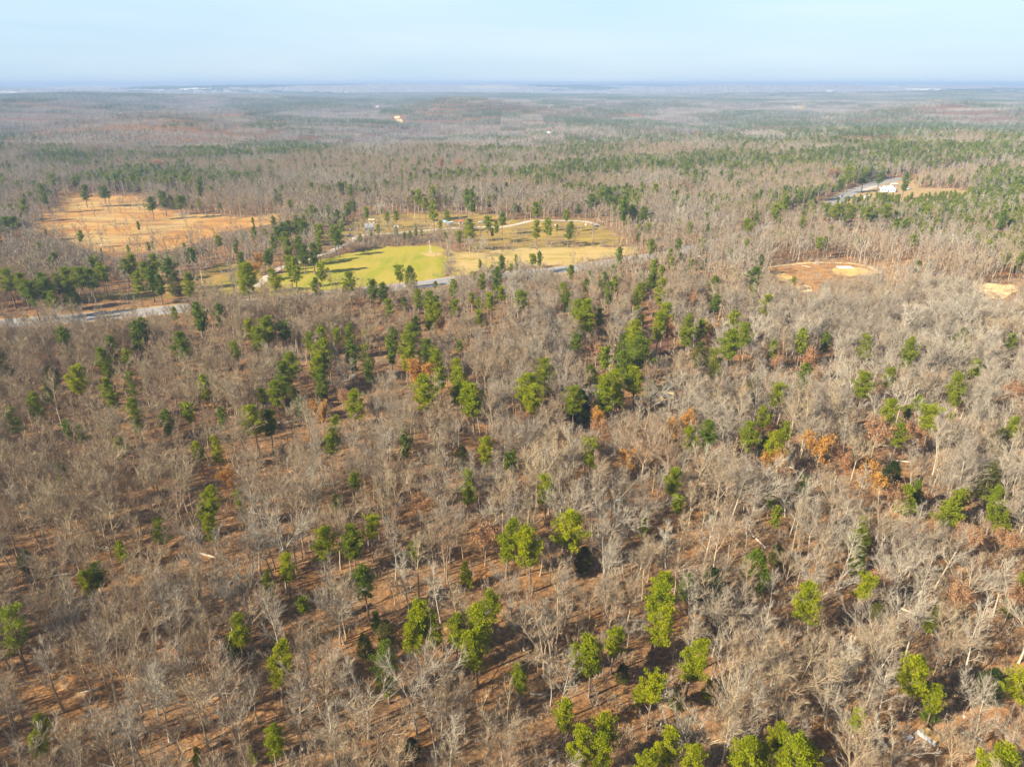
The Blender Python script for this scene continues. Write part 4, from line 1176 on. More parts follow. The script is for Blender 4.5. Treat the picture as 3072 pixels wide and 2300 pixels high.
def joined(a, b):
    m = bpy.data.meshes.new('bare_whole')
    va = np.empty(len(a.vertices) * 3, np.float32); a.vertices.foreach_get('co', va)
    vb = np.empty(len(b.vertices) * 3, np.float32); b.vertices.foreach_get('co', vb)
    n0 = len(a.vertices)
    f = [tuple(p.vertices) for p in a.polygons] + [tuple(q + n0 for q in p.vertices) for p in b.polygons]
    m.from_pydata(np.concatenate([va, vb]).reshape(-1, 3).tolist(), [], f)
    m.polygons.foreach_set('material_index', [0] * len(a.polygons) + [p.material_index for p in b.polygons])
    return m
WHOLE = []
for tm, cm, form, tint, h, w in BARE:
    m = joined(tm, cm); m.materials.append(BARK[tint]); m.materials.append(TWIG[tint]); m.update()
    WHOLE.append(m)
# mid distance wood
mid = grid_pts(NEAR, MID, 4.5, 1.06)
k = keep_mask(mid)
dr2, sd2 = dist_line(RD, mid[:, 0], mid[:, 1])
rpx = np.array([pix(a, b)[0] for a, b in mid])
hid = ((rpx > 600) & (rpx < 1225)) | ((rpx > 1365) & (rpx < 1620)) | ((rpx > 1710) & (rpx < 2440))
k &= dr2 > np.where(hid, 7.2, 9.5)
# groves thin out in places
k &= rs.rand(len(mid)) < (0.28 + 1.15 * fbm(mid[:, 0] / 45, mid[:, 1] / 45, 3))
mid, dr2, sd2 = mid[k], dr2[k], sd2[k]
k = off_evergreens(mid, 3.0)
mid, dr2, sd2 = mid[k], dr2[k], sd2[k]
m_low = road_low(mid[:, 0], mid[:, 1], dr2) & (sd2 < 0)
m_h = rs.uniform(0.75, 1.15, len(mid)) * (0.62 + 0.75 * fbm(mid[:, 0] / 80, mid[:, 1] / 80, 3))
m_h[m_low] *= np.clip((dr2[m_low] - 4) / 24, 0.35, 0.9)

# pine stands of the middle and far distance, as seen in the photograph: window x y rx ry share of pines
STANDS = [('N', 900, 305, 300, 35, .5), ('N', 1750, 290, 300, 45, .7), ('N', 2000, 275, 220, 40, .7), ('N', 1150, 400, 150, 35, .7), ('N', 1700, 410, 150, 25, .6), ('N', 300, 600, 160, 50, .35),
          ('N', 350, 630, 100, 45, .7), ('N', 40, 340, 100, 60, .4), ('N', 500, 655, 100, 40, .75), ('N', 80, 500, 130, 30, .4), ('N', 760, 640, 120, 40, .3),
          ('O', 600, 320, 300, 80, .65), ('O', 1050, 335, 260, 28, .8), ('O', 1180, 235, 170, 25, .8), ('O', 850, 385, 240, 45, .6), ('O', 1500, 395, 220, 40, .6), ('O', 680, 475, 110, 18, .6),
          ('O', 650, 550, 70, 35, .6), ('O', 1000, 605, 140, 45, .55), ('O', 1650, 610, 180, 50, .45), ('O', 100, 280, 160, 30, .5), ('O', 350, 340, 70, 25, .9), ('O', 2100, 270, 220, 40, .5), ('O', 1980, 480, 250, 60, .35), ('O', 1600, 350, 200, 25, .6),
          ('L', 330, 385, 230, 55, .75), ('L', 600, 440, 300, 35, .65), ('L', 1300, 440, 300, 50, .45), ('L', 1750, 420, 300, 50, .45), ('L', 2100, 500, 150, 90, .6), ('L', 1000, 250, 220, 25, .4), ('L', 450, 590, 160, 50, .3),
          ('L', 1050, 640, 260, 40, .45), ('L', 1750, 630, 260, 45, .6), ('L', 1180, 740, 160, 40, .65), ('L', 2050, 800, 170, 100, .55), ('L', 1200, 960, 330, 55, .45), ('L', 1450, 1080, 110, 40, .5), ('L', 50, 740, 100, 55, .6),
          ('L', 650, 690, 60, 25, .5), ('L', 300, 265, 250, 25, .5), ('L', 1750, 285, 350, 30, .35), ('L', 800, 960, 90, 40, .4), ('L', 350, 790, 160, 40, .35), ('K', 1750, 160, 260, 110, .8)]
def pine_share(p):
    q = np.array([pix(a, b, 8 + c)[:2] for a, b, c in zip(p[:, 0], p[:, 1], terrain(p[:, 0], p[:, 1]))])
    d = np.hypot(p[:, 0], p[:, 1])
    base = 0.05 + 0.06 * sstep(500, 900, d) + 0.62 * sstep(0.50, 0.62, fbm(p[:, 0] / 190 + 31, p[:, 1] / 150 + 7, 4) + 0.07 * sstep(-200, 500, p[:, 0])) * sstep(380, 800, d)
    for w, x, y, rx, ry, sh in STANDS:
        cx, cy_ = zp(w, x, y); s = ZW[w][2]
        e = ((q[:, 0] - cx) / (rx * s)) ** 2 + ((q[:, 1] - cy_) / (ry * s)) ** 2
        e = e * (0.6 + 0.8 * fbm(p[:, 0] / 60, p[:, 1] / 60, 2))
        base = np.maximum(base, np.where(e < 1, sh, 0))
    return base
ps = pine_share(mid)
is_p = rs.rand(len(mid)) < ps
# pine stands are dense, pines elsewhere few
mb, mp_ = mid[~is_p], mid[is_p]
m_h = low_before(mid, m_h, 15.0)
hb = m_h[~is_p]; hp = np.clip(m_h[is_p], 0.6, 1.1) * 0.9
ever_near = [(e[0], e[1], e[2], e[5], e[6]) for e in EXTRA_EVER]

lib_b = WHOLE + MIDB
nb_idx = n_v[rest]
pts = np.concatenate([with_z(near[rest]), with_z(mb)])
tm_ = fbm(mb[:, 0] / 70 + 9, mb[:, 1] / 55 + 3, 3) + rs.normal(0, 0.07, len(mb))
mid_i = np.where(tm_ < 0.44, rs.choice([0, 3, 5], len(mb)), np.where(tm_ < 0.60, rs.choice([1, 2, 4, 7, 0], len(mb)), rs.choice([6, 1, 4, 7], len(mb))))
idx = np.concatenate([nb_idx, mid_i + len(WHOLE)])
sc_ = np.concatenate([n_h[rest], hb])
wd = sc_ * rs.uniform(0.92, 1.12, len(sc_))
scatter('bare_woods', 'grey and tan leafless wood covering the land out to the far stands', 'woods', pts, idx, rs.uniform(0, 6.28, len(pts)),
        np.column_stack([wd, wd, sc_]), lib_b)
pp = np.concatenate([with_z(mp_), with_z(np.array([(e[0], e[1]) for e in ever_near])) if ever_near else np.zeros((0, 3))])
pi = np.concatenate([rs.choice([0, 1, 2, 4, 5, 3], len(mp_), p=[.24, .2, .14, .18, .16, .08]), rs.randint(0, 3, len(ever_near))])
psz = np.concatenate([hp, np.array([e[2] for e in ever_near])])
scatter('pine_woods', 'dark green pine stands among the leafless wood beyond the fields', 'woods', pp, pi, rs.uniform(0, 6.28, len(pp)), psz, MIDP)
# young growth and brush on the floor of the near wood
br = grid_pts(64, 290, 2.2)
k = keep_mask(br) & (dist_line(RD, br[:, 0], br[:, 1])[0] > 9) & (rs.rand(len(br)) < (0.9 * fbm(br[:, 0] / 17 + 4, br[:, 1] / 17, 3) + 0.0) * (0.5 + 0.6 * sstep(-40, 60, br[:, 0] - 0.1 * br[:, 1])) + 0.06)
br = br[k]
sp = grid_pts(300, 520, 6.0)
k0 = (inpoly(P_ORANGE, sp[:, 0], sp[:, 1]) & (rs.rand(len(sp)) < .3)) | (inpoly(P_PASTURE, sp[:, 0], sp[:, 1]) & (rs.rand(len(sp)) < .22)) | (inpoly(P_DIRT1, sp[:, 0], sp[:, 1]) & (rs.rand(len(sp)) < .6))
edge = []
for poly, n_, sd_ in ((P_FIELD, 150, 2.2), (P_MEADOW, 220, 3.0), (P_PASTURE, 300, 5.0), (P_ORANGE, 360, 7.0), (P_DIRT1, 170, 4.0), (P_DIRT2, 90, 3.0), (P_YARD, 120, 4.0), (P_HOME, 120, 5.0)):
    q = np.array(poly); seg = np.roll(q, -1, 0) - q; ln_ = np.hypot(seg[:, 0], seg[:, 1])
    j = rs.choice(len(q), n_, p=ln_ / ln_.sum())
    edge.append(q[j] + seg[j] * rs.rand(n_, 1) + rs.normal(0, sd_, (n_, 2)))
edge = np.concatenate(edge)
edge = edge[dist_line(RD, edge[:, 0], edge[:, 1])[0] > 9]
sh = np.column_stack([rs.uniform(40, 110, 900), rs.uniform(70, 110, 900)])
sh = sh[inpoly(P_CLEAR_SHED, sh[:, 0], sh[:, 1]) & ~inpoly(P_SHEDROOM, sh[:, 0], sh[:, 1])]
rb = []
for k in range(len(RD) - 1):
    q = pix(*RD[k])[0]
    if 600 < q < 1225 or 1365 < q < 1620 or 1710 < q < 2440:
        d = RD[k + 1] - RD[k]; l_ = np.hypot(*d); n_ = np.array((-d[1], d[0])) / l_
        m = int(l_ * 1.1)
        o_ = rs.choice([-1, -1, 1], m) * rs.uniform(7.6, 15, m)
        rb.append(RD[k] + d * rs.rand(m, 1) + n_ * o_[:, None])
rb = np.concatenate(rb)
rb = rb[~(inpoly(P_FIELD, rb[:, 0], rb[:, 1]) | inpoly(P_MEADOW, rb[:, 0], rb[:, 1]))]
n_rb = len(rb)
br = np.concatenate([br, sp[k0], edge, sh[::4]])
# hedge of brush between lane and field
hl = np.array([g('J', 900 + 900 * t, 575 - 85 * t ** 0.7 + rs.uniform(-35, 70)) for t in rs.rand(420)])
hl = hl[~inpoly(P_FIELD, hl[:, 0], hl[:, 1])]
br = np.concatenate([br, hl, rb])
br_s = np.concatenate([rs.uniform(0.6, 1.4, len(br) - n_rb), rs.uniform(1.2, 2.3, n_rb)])
scatter('undergrowth', 'twiggy leafless brush and saplings on the forest floor', 'undergrowth', with_z(br), np.where(rs.rand(len(br)) < .05, rs.randint(5, 7, len(br)), rs.randint(0, 5, len(br))), rs.uniform(0, 6.28, len(br)), br_s, BRUSH)

# ------------------------------------------------------------------ far wood: sixty metre pieces of forest with every tree modelled small
BCOL = np.array([(0.34, 0.30, 0.255), (0.325, 0.30, 0.265), (0.275, 0.25, 0.22), (0.375, 0.34, 0.295), (0.325, 0.28, 0.235), (0.295, 0.245, 0.215)])
PCOL = np.array([(0.075, 0.11, 0.026), (0.10, 0.13, 0.026), (0.06, 0.09, 0.024), (0.12, 0.15, 0.03)])
def patch(seed, share, S=60.0, sp_=4.7):
    r = random.Random(seed)
    b = MB()
    n = int(S / sp_)
    for i in range(n):
        for j in range(n):
            if r.random() < 0.12: continue
            x = (i + r.random()) * S / n - S / 2; y = (j + r.random()) * S / n - S / 2
            h = r.uniform(10.5, 16.5)
            if r.random() < share:
                c = PCOL[r.randrange(4)] * r.uniform(0.8, 1.15)
                w = r.uniform(2.3, 3.2); base = h * r.uniform(0.3, 0.5)
                for k in range(26):
                    q = r.random(); a = r.uniform(0, 6.28)
                    rr = w * math.sqrt(r.random()) * (1 - 0.75 * max(0, q - 0.35) / 0.65)
                    p = Vector((x + math.cos(a) * rr, y + math.sin(a) * rr, base + q * (h - base)))
                    u = Vector((r.gauss(0, 1), r.gauss(0, 1), r.gauss(0.2, .6))).normalized() * 0.85
                    v = u.cross(Vector((r.gauss(0, 1), r.gauss(0, 1), r.gauss(0, 1)))).normalized() * 0.7
                    b.face([p - u * .6 - v * .5, p + v * .8, p + u]); b.col.append((*c, 1))
            else:
                c = BCOL[r.randrange(6)] * r.uniform(0.85, 1.12)
                if r.random() < 0.03: c = np.array((0.40, 0.17, 0.06))
                w = r.uniform(2.2, 3.6); base = h * 0.45
                b.face([(x - .16, y, 0), (x + .16, y, 0), (x, y, h * .9)]); b.col.append((*c, 1))
                b.face([(x, y - .16, 0), (x, y + .16, 0), (x, y, h * .9)]); b.col.append((*c, 1))
                for k in range(40):
                    q = r.random(); a = r.uniform(0, 6.28)
                    rr = w * math.sqrt(r.random()) * math.sin(math.pi * (0.22 + 0.68 * q))
                    p = Vector((x + math.cos(a) * rr, y + math.sin(a) * rr, base + q * (h - base)))
                    d = Vector((math.cos(a) * 0.6 + r.gauss(0, .35), math.sin(a) * 0.6 + r.gauss(0, .35), 0.75)).normalized()
                    s = d.cross(Vector((r.gauss(0, 1), r.gauss(0, 1), r.gauss(0, 1)))).normalized() * 0.15
                    e = p + d * r.uniform(1.0, 2.3)
                    b.face([p - s, p + s, e]); b.col.append((*c, 1))
    return b.mesh('forest_piece', M_ATTR)
PATCH = [patch(3000 + i, sh) for i, sh in enumerate((.02, .03, .05, .04, .16, .22, .34, .38, .62, .7, .88, .92))]
FAR0, FAR1 = MID, 6200.0
S = 60.0
ys = np.arange(FAR0 + S / 2, FAR1, S); cells = []
for yy in ys:
    hw = 0.75 * (yy * CP + 40) * 1.05 + 60
    xs = np.arange(-math.ceil(hw / S), math.ceil(hw / S) + 1) * S
    cells.append(np.stack([xs, np.full_like(xs, yy)], 1))
cells = np.concatenate(cells)
FAR_OPEN = [('O', 375, 400, 40, 40), ('L', 745, 318, 70, 16), ('L', 1870, 480, 40, 18), ('O', 1350, 490, 50, 22), ('O', 235, 312, 40, 22), ('O', 1890, 362, 40, 20), ('L', 1690, 850, 130, 22)]
def opened(p):
    q = np.array([pix(a, b, c)[:2] for a, b, c in zip(p[:, 0], p[:, 1], terrain(p[:, 0], p[:, 1]))])
    k = np.zeros(len(p), bool)
    for w, x, y, rx, ry in FAR_OPEN:
        cx, cy_ = zp(w, x, y); s = ZW[w][2]
        k |= ((q[:, 0] - cx) / (rx * s)) ** 2 + ((q[:, 1] - cy_) / (ry * s)) ** 2 < 1
    return k
ps = pine_share(cells)
d = np.hypot(cells[:, 0], cells[:, 1])
ps = np.clip(ps + 0.5 * sstep(0.46, 0.58, fbm(cells[:, 0] / 700 + 3, cells[:, 1] / 420, 3)) + rs.normal(0, 0.07, len(ps)), 0, 1)
ti = np.where(ps < .11, rs.randint(0, 4, len(ps)), np.where(ps < .27, rs.randint(4, 6, len(ps)), np.where(ps < .48, rs.randint(6, 8, len(ps)), np.where(ps < .76, rs.randint(8, 10, len(ps)), rs.randint(10, 12, len(ps))))))
op = opened(cells)
cells, ti = cells[~op], ti[~op]
scatter('far_woods', 'bluish mixed wood rolling away towards the horizon', 'woods', with_z(cells, -0.8), ti, rs.randint(0, 4, len(cells)) * math.pi / 2, np.ones(len(cells)), PATCH)

# the last belt before the horizon: treetops as one rough sheet, its land cover woods, pine stands and pale fields
def far_canopy():
    rad = [FAR1 - 60]
    while rad[-1] < 50000:
        rad.append(rad[-1] * 1.012)
    ang = np.radians(np.arange(-43, 43.01, 0.16))
    rr, aa = np.meshgrid(np.array(rad), ang, indexing='ij')
    x, y = rr * np.sin(aa), rr * np.cos(aa)
    z = terrain(x, y) + 8 + 9 * rs.rand(*x.shape)
    n = len(ang); nr = len(rad)
    vs_ = np.stack([x, y, z], -1).reshape(-1, 3)
    i, j = np.meshgrid(np.arange(nr - 1), np.arange(n - 1), indexing='ij')
    a = (i * n + j).ravel()
    fs = np.stack([a, a + 1, a + n + 1, a + n], 1)
    cx = x[:-1, :-1].ravel(); cyy = y[:-1, :-1].ravel()
    col = np.tile(np.array((0.31, 0.265, 0.23)), (len(a), 1)) * (0.75 + 0.5 * rs.rand(len(a), 1))
    pin = fbm(cx / 1500 + 3, cyy / 700 + 8, 4) > 0.53
    col[pin] = np.array((0.035, 0.06, 0.02)) * (0.8 + 0.4 * rs.rand(pin.sum(), 1))
    fl = fbm(cx / 1500 + 60, cyy / 500 + 20, 3) > 0.70
    col[fl] = np.array((0.46, 0.40, 0.28)) * (0.9 + 0.2 * rs.rand(fl.sum(), 1))
    pz = terrain(cx, cyy) + 12
    zc_ = cyy * CP + (H_CAM - pz) * SP
    qx = 1536 + FOC * cx / zc_; qy = 1150 - FOC * (cyy * SP - (H_CAM - pz) * CP) / zc_
    for ex, ey, rx, ry in ((20, 279, 30, 2.4), (135, 281, 45, 2.2), (580, 268, 52, 2.6), (880, 285, 26, 1.8), (2485, 275, 14, 1.6), (2770, 269, 70, 2.0), (2660, 262, 30, 1.2), (300, 262, 30, 1.2)):
        m = ((qx - ex) / rx) ** 2 + ((qy - ey) / ry) ** 2 < 1
        col[m] = np.array((0.72, 0.66, 0.55))
    me = bpy.data.meshes.new('horizon_woods')
    me.from_pydata(vs_.tolist(), [], fs.tolist())
    at_ = me.attributes.new('tint', 'FLOAT_COLOR', 'FACE')
    at_.data.foreach_set('color', np.column_stack([col, np.ones(len(col))]).astype(np.float32).ravel())
    me.materials.append(M_ATTR)
    me.update()
    tag(link('horizon_woods', me), 'pale blue line of woods and fields under the sky', 'woods', None, 'stuff')
far_canopy()
# pale fields and a lake glimpsed on the far slopes
def far_patch(name, w, x, y, rx, ry, m, dz=1.5, n=18):
    """an open patch of ground lying on the terrain at the place where the line of sight meets it"""
    cx, cy_ = zp(w, x, y); s = ZW[w][2]
    z = 0.0
    for it in range(12):
        a, b = at(cx, cy_, z); z = 0.5 * z + 0.5 * float(terrain(a, b))
    pts = []
    for k in range(n):
        t = 2 * math.pi * k / n
        r = 0.8 + 0.4 * float(vnoise(k * 1.7 + x, y))
        q = at(cx + math.cos(t) * rx * s * r, cy_ + math.sin(t) * ry * s * r, z)
        pts.append((q[0], q[1], float(terrain(*q)) + dz))
    c = (sum(p[0] for p in pts) / n, sum(p[1] for p in pts) / n)
    pts.append((c[0], c[1], float(terrain(*c)) + dz))
    return sheet(name, pts, [(k, (k + 1) % n, n) for k in range(n)], m)
far_patch('hilltop_clearing', 'L', 745, 318, 62, 11, M_TAN)
far_patch('gravel_clearing', 'L', 1865, 478, 26, 8, M_SANDY)
fr = [zp('O', *p) for p in [(356, 368), (366, 385), (380, 405), (400, 440)]]
pts = []
for p in fr:
    z = 0.0
    for it in range(12):
        a, b = at(*p, z); z = 0.5 * z + 0.5 * float(terrain(a, b))
    pts.append((a, b))
fr2 = catmull(pts, 6)
v, f = strip(fr2, 9, 0)
v = [(a, b, float(terrain(a, b)) + 2.0) for a, b, c in v]
sheet('dirt_road', v, f, M_SANDY)


# ------------------------------------------------------------------ buildings, vehicles and small things
M_GLASS = mat_plain('window_glass', (0.05, 0.07, 0.09), (0.08, 0.11, 0.14), 1.0, 0.12, 0.6)
M_TYRE = mat_plain('tyre_rubber', (0.02, 0.02, 0.02), (0.035, 0.033, 0.03), 6.0, 0.8)
M_RUSTROOF = mat_field('rusted_roof', (0.62, 0.33, 0.13), (0.50, 0.25, 0.10), (0.74, 0.50, 0.13), 0.5, 1.6, 6.0, (1, 1, 1), (0.4, 0.6), 0.01)
M_WPANEL = mat_plain('white_metal', (0.66, 0.67, 0.68), (0.52, 0.54, 0.56), 1.2, 0.4, 0.4)
M_GREYROOF = mat_plain('grey_shingles', (0.30, 0.32, 0.35), (0.22, 0.23, 0.26), 2.0, 0.85)
M_PALEROOF = mat_plain('pale_roof', (0.66, 0.66, 0.68), (0.56, 0.56, 0.58), 1.0, 0.6)
M_BLUEWALL = mat_plain('blue_grey_siding', (0.30, 0.34, 0.40), (0.25, 0.28, 0.34), 2.0, 0.7)
M_YELWALL = mat_plain('yellow_siding', (0.72, 0.56, 0.24), (0.64, 0.48, 0.2), 2.0, 0.7)
M_REDROOF = mat_plain('red_roof', (0.46, 0.13, 0.07), (0.36, 0.10, 0.06), 2.0, 0.7)
M_PINKW = mat_plain('pinkish_siding', (0.62, 0.48, 0.43), (0.55, 0.42, 0.38), 2.0, 0.7)
M_TANROOF = mat_plain('tan_roof', (0.50, 0.38, 0.2), (0.42, 0.31, 0.16), 2.0, 0.8)
M_CANOPY = mat_plain('blue_tarp', (0.35, 0.58, 0.75), (0.28, 0.48, 0.66), 2.0, 0.6)
M_DBLUE = mat_plain('dark_blue_paint', (0.03, 0.06, 0.14), (0.04, 0.075, 0.17), 1.0, 0.3, 0.5)
M_BLACK = mat_plain('black_paint', (0.02, 0.02, 0.025), (0.035, 0.035, 0.04), 1.0, 0.25, 0.5)
M_GREYP = mat_plain('faded_grey_paint', (0.16, 0.16, 0.18), (0.10, 0.10, 0.11), 1.0, 0.45, 0.4)
M_DOOR = mat_plain('door_wood', (0.16, 0.10, 0.06), (0.11, 0.07, 0.045), 2.0, 0.7)
M_CONC = mat_plain('concrete', (0.74, 0.75, 0.76), (0.62, 0.63, 0.64), 0.7, 0.85)
M_POST = mat_plain('weathered_post', (0.62, 0.54, 0.38), (0.48, 0.41, 0.3), 2.0, 0.85)
M_DARKTARP = mat_plain('dark_tarp', (0.09, 0.09, 0.085), (0.15, 0.145, 0.13), 3.0, 0.7)
M_COOLB = mat_plain('blue_plastic', (0.10, 0.25, 0.55), (0.08, 0.2, 0.45), 2.0, 0.5)

def gable_house(name, label, cat, w, x, y, L_, W_, hw, hr, rz, wall, roof, windows=3, chimney=False, dz=0.0, hip=0.0, pos=None):
    gx, gy = pos or g(w, x, y)
    z0 = float(terrain(gx, gy)) + dz
    t = thing(name, label, cat, (gx, gy, z0), rz)
    b = MB(); b.box((0, 0, hw / 2), (L_, W_, hw)); 
    for sx in (-1, 1):
        if hip == 0: b.face([(sx * L_ / 2, -W_ / 2, hw), (sx * L_ / 2, W_ / 2, hw), (sx * L_ / 2, 0, hw + hr)])
    link('wall', b.mesh('wall', wall), t)
    r = MB(); o = 0.35; th = 0.12
    e = L_ / 2 + o; q = W_ / 2 + o; dzr = hr * o / (W_ / 2); rg = e - hip
    for k in (0, th):
        r.face([(-e, -q, hw - dzr + k), (e, -q, hw - dzr + k), (rg, 0, hw + hr + k), (-rg, 0, hw + hr + k)])
        r.face([(e, q, hw - dzr + k), (-e, q, hw - dzr + k), (-rg, 0, hw + hr + k), (rg, 0, hw + hr + k)])
        if hip:
            r.face([(e, -q, hw - dzr + k), (e, q, hw - dzr + k), (rg, 0, hw + hr + k)])
            r.face([(-e, q, hw - dzr + k), (-e, -q, hw - dzr + k), (-rg, 0, hw + hr + k)])
    for sy in (-1, 1):
        r.face([(-e, sy * q, hw - dzr), (e, sy * q, hw - dzr), (e, sy * q, hw - dzr + th), (-e, sy * q, hw - dzr + th)])
    ro = link('roof', r.mesh('roof', roof), t)
    if chimney:
        c = MB(); c.box((L_ * 0.22, W_ * 0.12, hw + hr * 0.9), (0.7, 0.7, hr * 1.1)); link('chimney', c.mesh('chimney', M_REDROOF), ro)
    for sy in (-1, 1):
        for k in range(windows):
            u = (k + 0.5) / windows * L_ - L_ / 2
            if k == windows // 2 and sy == -1:
                d = MB(); d.box((u, sy * (W_ / 2 + 0.02), min(1.0, hw * 0.42)), (0.95, 0.08, min(2.0, hw * 0.82))); link('door', d.mesh('door', M_DOOR), t)
            else:
                p = MB(); p.box((u, sy * (W_ / 2 + 0.02), hw * 0.58), (1.1, 0.07, hw * 0.36)); link('window', p.mesh('window', M_GLASS), t)
    return t
def car(name, label, cat, w, x, y, rz, paint, kind='car', s=1.0, pos=None):
    gx, gy = pos or g(w, x, y)
    t = thing(name, label, cat, (gx, gy, float(terrain(gx, gy)) + 0.05), rz)
    t.scale = (s, s, s)
    b = MB()
    prof = {'car': [(-2.2, .35), (2.2, .35), (2.25, .72), (1.15, .92), (-1.55, .98), (-2.2, .92)], 'pickup': [(-2.6, .45), (2.6, .45), (2.65, .95), (1.3, 1.1), (-2.6, 1.12)]}[kind]
    top = {'car': [(1.1, .92), (0.45, 1.42), (-0.95, 1.46), (-1.75, .98)], 'pickup': [(1.25, 1.08), (0.7, 1.75), (-0.55, 1.78), (-0.75, 1.1)]}[kind]
    def prism(mb, pr, hw, tp=1.0):
        n = len(pr); i0 = len(mb.v)
        zmin = min(p[1] for p in pr); zmax = max(p[1] for p in pr)
        for sy in (-1, 1):
            for px_, pz in pr:
                k = 1 - (1 - tp) * (pz - zmin) / (zmax - zmin)
                mb.v.append(Vector((px_, sy * hw * k, pz)))
        mb.f.append(tuple(i0 + k for k in range(n))); mb.mi.append(0)
        mb.f.append(tuple(i0 + n + k for k in reversed(range(n)))); mb.mi.append(0)
        for k in range(n):
            mb.f.append((i0 + k, i0 + n + k, i0 + n + (k + 1) % n, i0 + (k + 1) % n)); mb.mi.append(0)
    prism(b, prof, 0.88, 0.96)
    link('body', b.mesh('body', paint), t)
    c = MB(); prism(c, top, 0.84, 0.84); link('window', c.mesh('window', M_GLASS), t)
    r = MB(); xs = sorted(p[0] for p in top)[1:3]; zz = max(p[1] for p in top)
    r.box(((xs[0] + xs[1]) / 2, 0, zz + 0.015), (xs[1] - xs[0] + 0.1, 1.42, 0.06)); link('roof', r.mesh('roof', paint), t)
    ax = 1.4 if kind == 'car' else 1.7
    wm = MB(); wm.tube([(0, -0.1, 0), (0, 0.1, 0)], [0.33, 0.33], 14, 0, True); me = wm.mesh('wheel', M_TYRE)
    for sx in (-1, 1):
        for sy in (-1, 1):
            o = link('wheel', me, t); o.location = (sx * ax, sy * 0.84, 0.33)
    return t

# low white metal box with the rusted roof, in the clearing
A_, B_ = Vector((*g('V', 552, 412), 0)), Vector((*g('V', 835, 612), 0))
dv = B_ - A_; rz = math.atan2(dv.y, dv.x); Ls = dv.length
nv = Vector((-dv.y, dv.x, 0)).normalized()
ctr = (A_ + B_) / 2 + nv * 0.75
t = thing('metal_shed', 'long low white metal shed with rusted tan roof in the orange clearing', 'shed', ctr, rz)
b = MB(); b.box((0, 0, 0.62), (Ls, 1.45, 1.05)); link('wall', b.mesh('wall', M_WPANEL), t)
b = MB()
for k in range(int(Ls / 0.3)):
    b.box((-Ls / 2 + 0.15 + k * 0.3, -0.735, 0.62), (0.035, 0.02, 0.98))
link('panel_rib', b.mesh('panel_rib', M_WPANEL), t)
b = MB(); b.box((0, 0.02, 1.195), (Ls + 0.14, 1.62, 0.09)); ro = link('roof', b.mesh('roof', M_RUSTROOF), t)
b = MB()
for k in range(5):
    b.box((-Ls / 2 + (k + .5) * Ls / 5, 0.02, 1.255), (0.05, 1.6, 0.03))
link('roof_seam', b.mesh('roof_seam', M_RUSTROOF), ro)
b = MB(); b.box((Ls / 2 + 0.02, 0, 0.6), (0.05, 0.8, 0.9)); link('door', b.mesh('door', M_DOOR), t)
b = MB()
for sx in (-1, 1): b.box((sx * (Ls / 2 - 0.4), 0, 0.05), (0.3, 1.3, 0.12))
link('skid', b.mesh('skid', M_DOOR), t)
# things lying about the clearing
cx_, cy2 = g('V', 450, 492)
t = thing('cooler_box', 'blue and white cooler box lying beside the white metal shed', 'cooler', (cx_, cy2, 0.03), 0.3)
b = MB(); b.box((0, 0, 0.24), (0.85, 0.5, 0.46)); link('body', b.mesh('body', M_COOLB), t)
b = MB(); b.box((0, 0, 0.52), (0.9, 0.55, 0.09)); link('lid', b.mesh('lid', M_WPANEL), t)
b = MB(); b.box((0.46, 0, 0.36), (0.05, 0.3, 0.05)); link('handle', b.mesh('handle', M_WPANEL), t)
def lump(name, label, cat, w, x, y, sx, sy, sz, m, seed):
    r = random.Random(seed); gx, gy = g(w, x, y)
    me = bpy.data.meshes.new(name); n = 14; v, f = [], []
    for i in range(n + 1):
        for j in range(n + 1):
            u, q = i / n * 2 - 1, j / n * 2 - 1
            e = max(0, 1 - u * u) * max(0, 1 - q * q)
            v.append((u * sx / 2 * (1 + r.uniform(-.04, .04)), q * sy / 2 * (1 + .2 * math.sin(u * 4)), e ** .7 * sz * r.uniform(.55, 1.1)))
    for i in range(n):
        for j in range(n):
            a = i * (n + 1) + j; f.append((a, a + n + 1, a + n + 2, a + 1))
    me.from_pydata(v, [], f); me.materials.append(m); me.update()
    o = link(name, me, None, (gx, gy, 0.04)); o.rotation_euler = (0, 0, r.uniform(-0.7, -0.4))
    return tag(o, label, cat)
lump('crumpled_tarp', 'crumpled dark grey tarp on orange leaf litter beyond the white shed', 'tarp', 'V', 1335, 420, 1.7, 1.0, 0.3, M_DARKTARP, 3)
lump('scrap_sheet', 'small pale scrap of sheeting alone on the orange litter', 'scrap', 'V', 1545, 495, 0.75, 0.4, 0.2, M_WPANEL, 4)
lump('white_bag', 'white bag at the end of the crumpled dark tarp', 'bag', 'V', 1272, 405, 0.4, 0.35, 0.3, M_WPANEL, 5)
bx_, by_ = g('V', 1240, 275)
t = thing('fence_post', 'single dark post with a white bucket cap by the shed clearing', 'post', (bx_, by_, 0))
b = MB(); b.tube([(0, 0, -0.2), (0, 0, 1.9)], [0.09, 0.07], 8, 0, True); link('pole', b.mesh('pole', M_DOOR), t)
b = MB(); b.tube([(0, 0, 1.75), (0, 0, 2.12)], [0.13, 0.17], 10, 0, True); link('cap', b.mesh('cap', M_WPANEL), t)

# the small yard hidden in the wood
gable_house('plank_hut', 'tiny hut with a bright tan roof on bare clay in mid wood', 'hut', 'P', 690, 1010, 2.2, 2.0, 1.3, 0.55, 0.25, M_DOOR, M_CLAYB, 1)
gable_house('plywood_box', 'low plywood box with a pale tan lid below the grey car', 'box', 'P', 960, 1365, 1.3, 1.1, 0.6, 0.2, -0.2, M_DOOR, M_SANDY, 1)
car('parked_car', 'faded grey car among brush in the small clay yard', 'car', 'P', 930, 1215, 0.35, M_GREYP, s=0.9)
land('clay_yard', P_TIMBER, 0.035, M_SANDY, 1.0, 0.6)

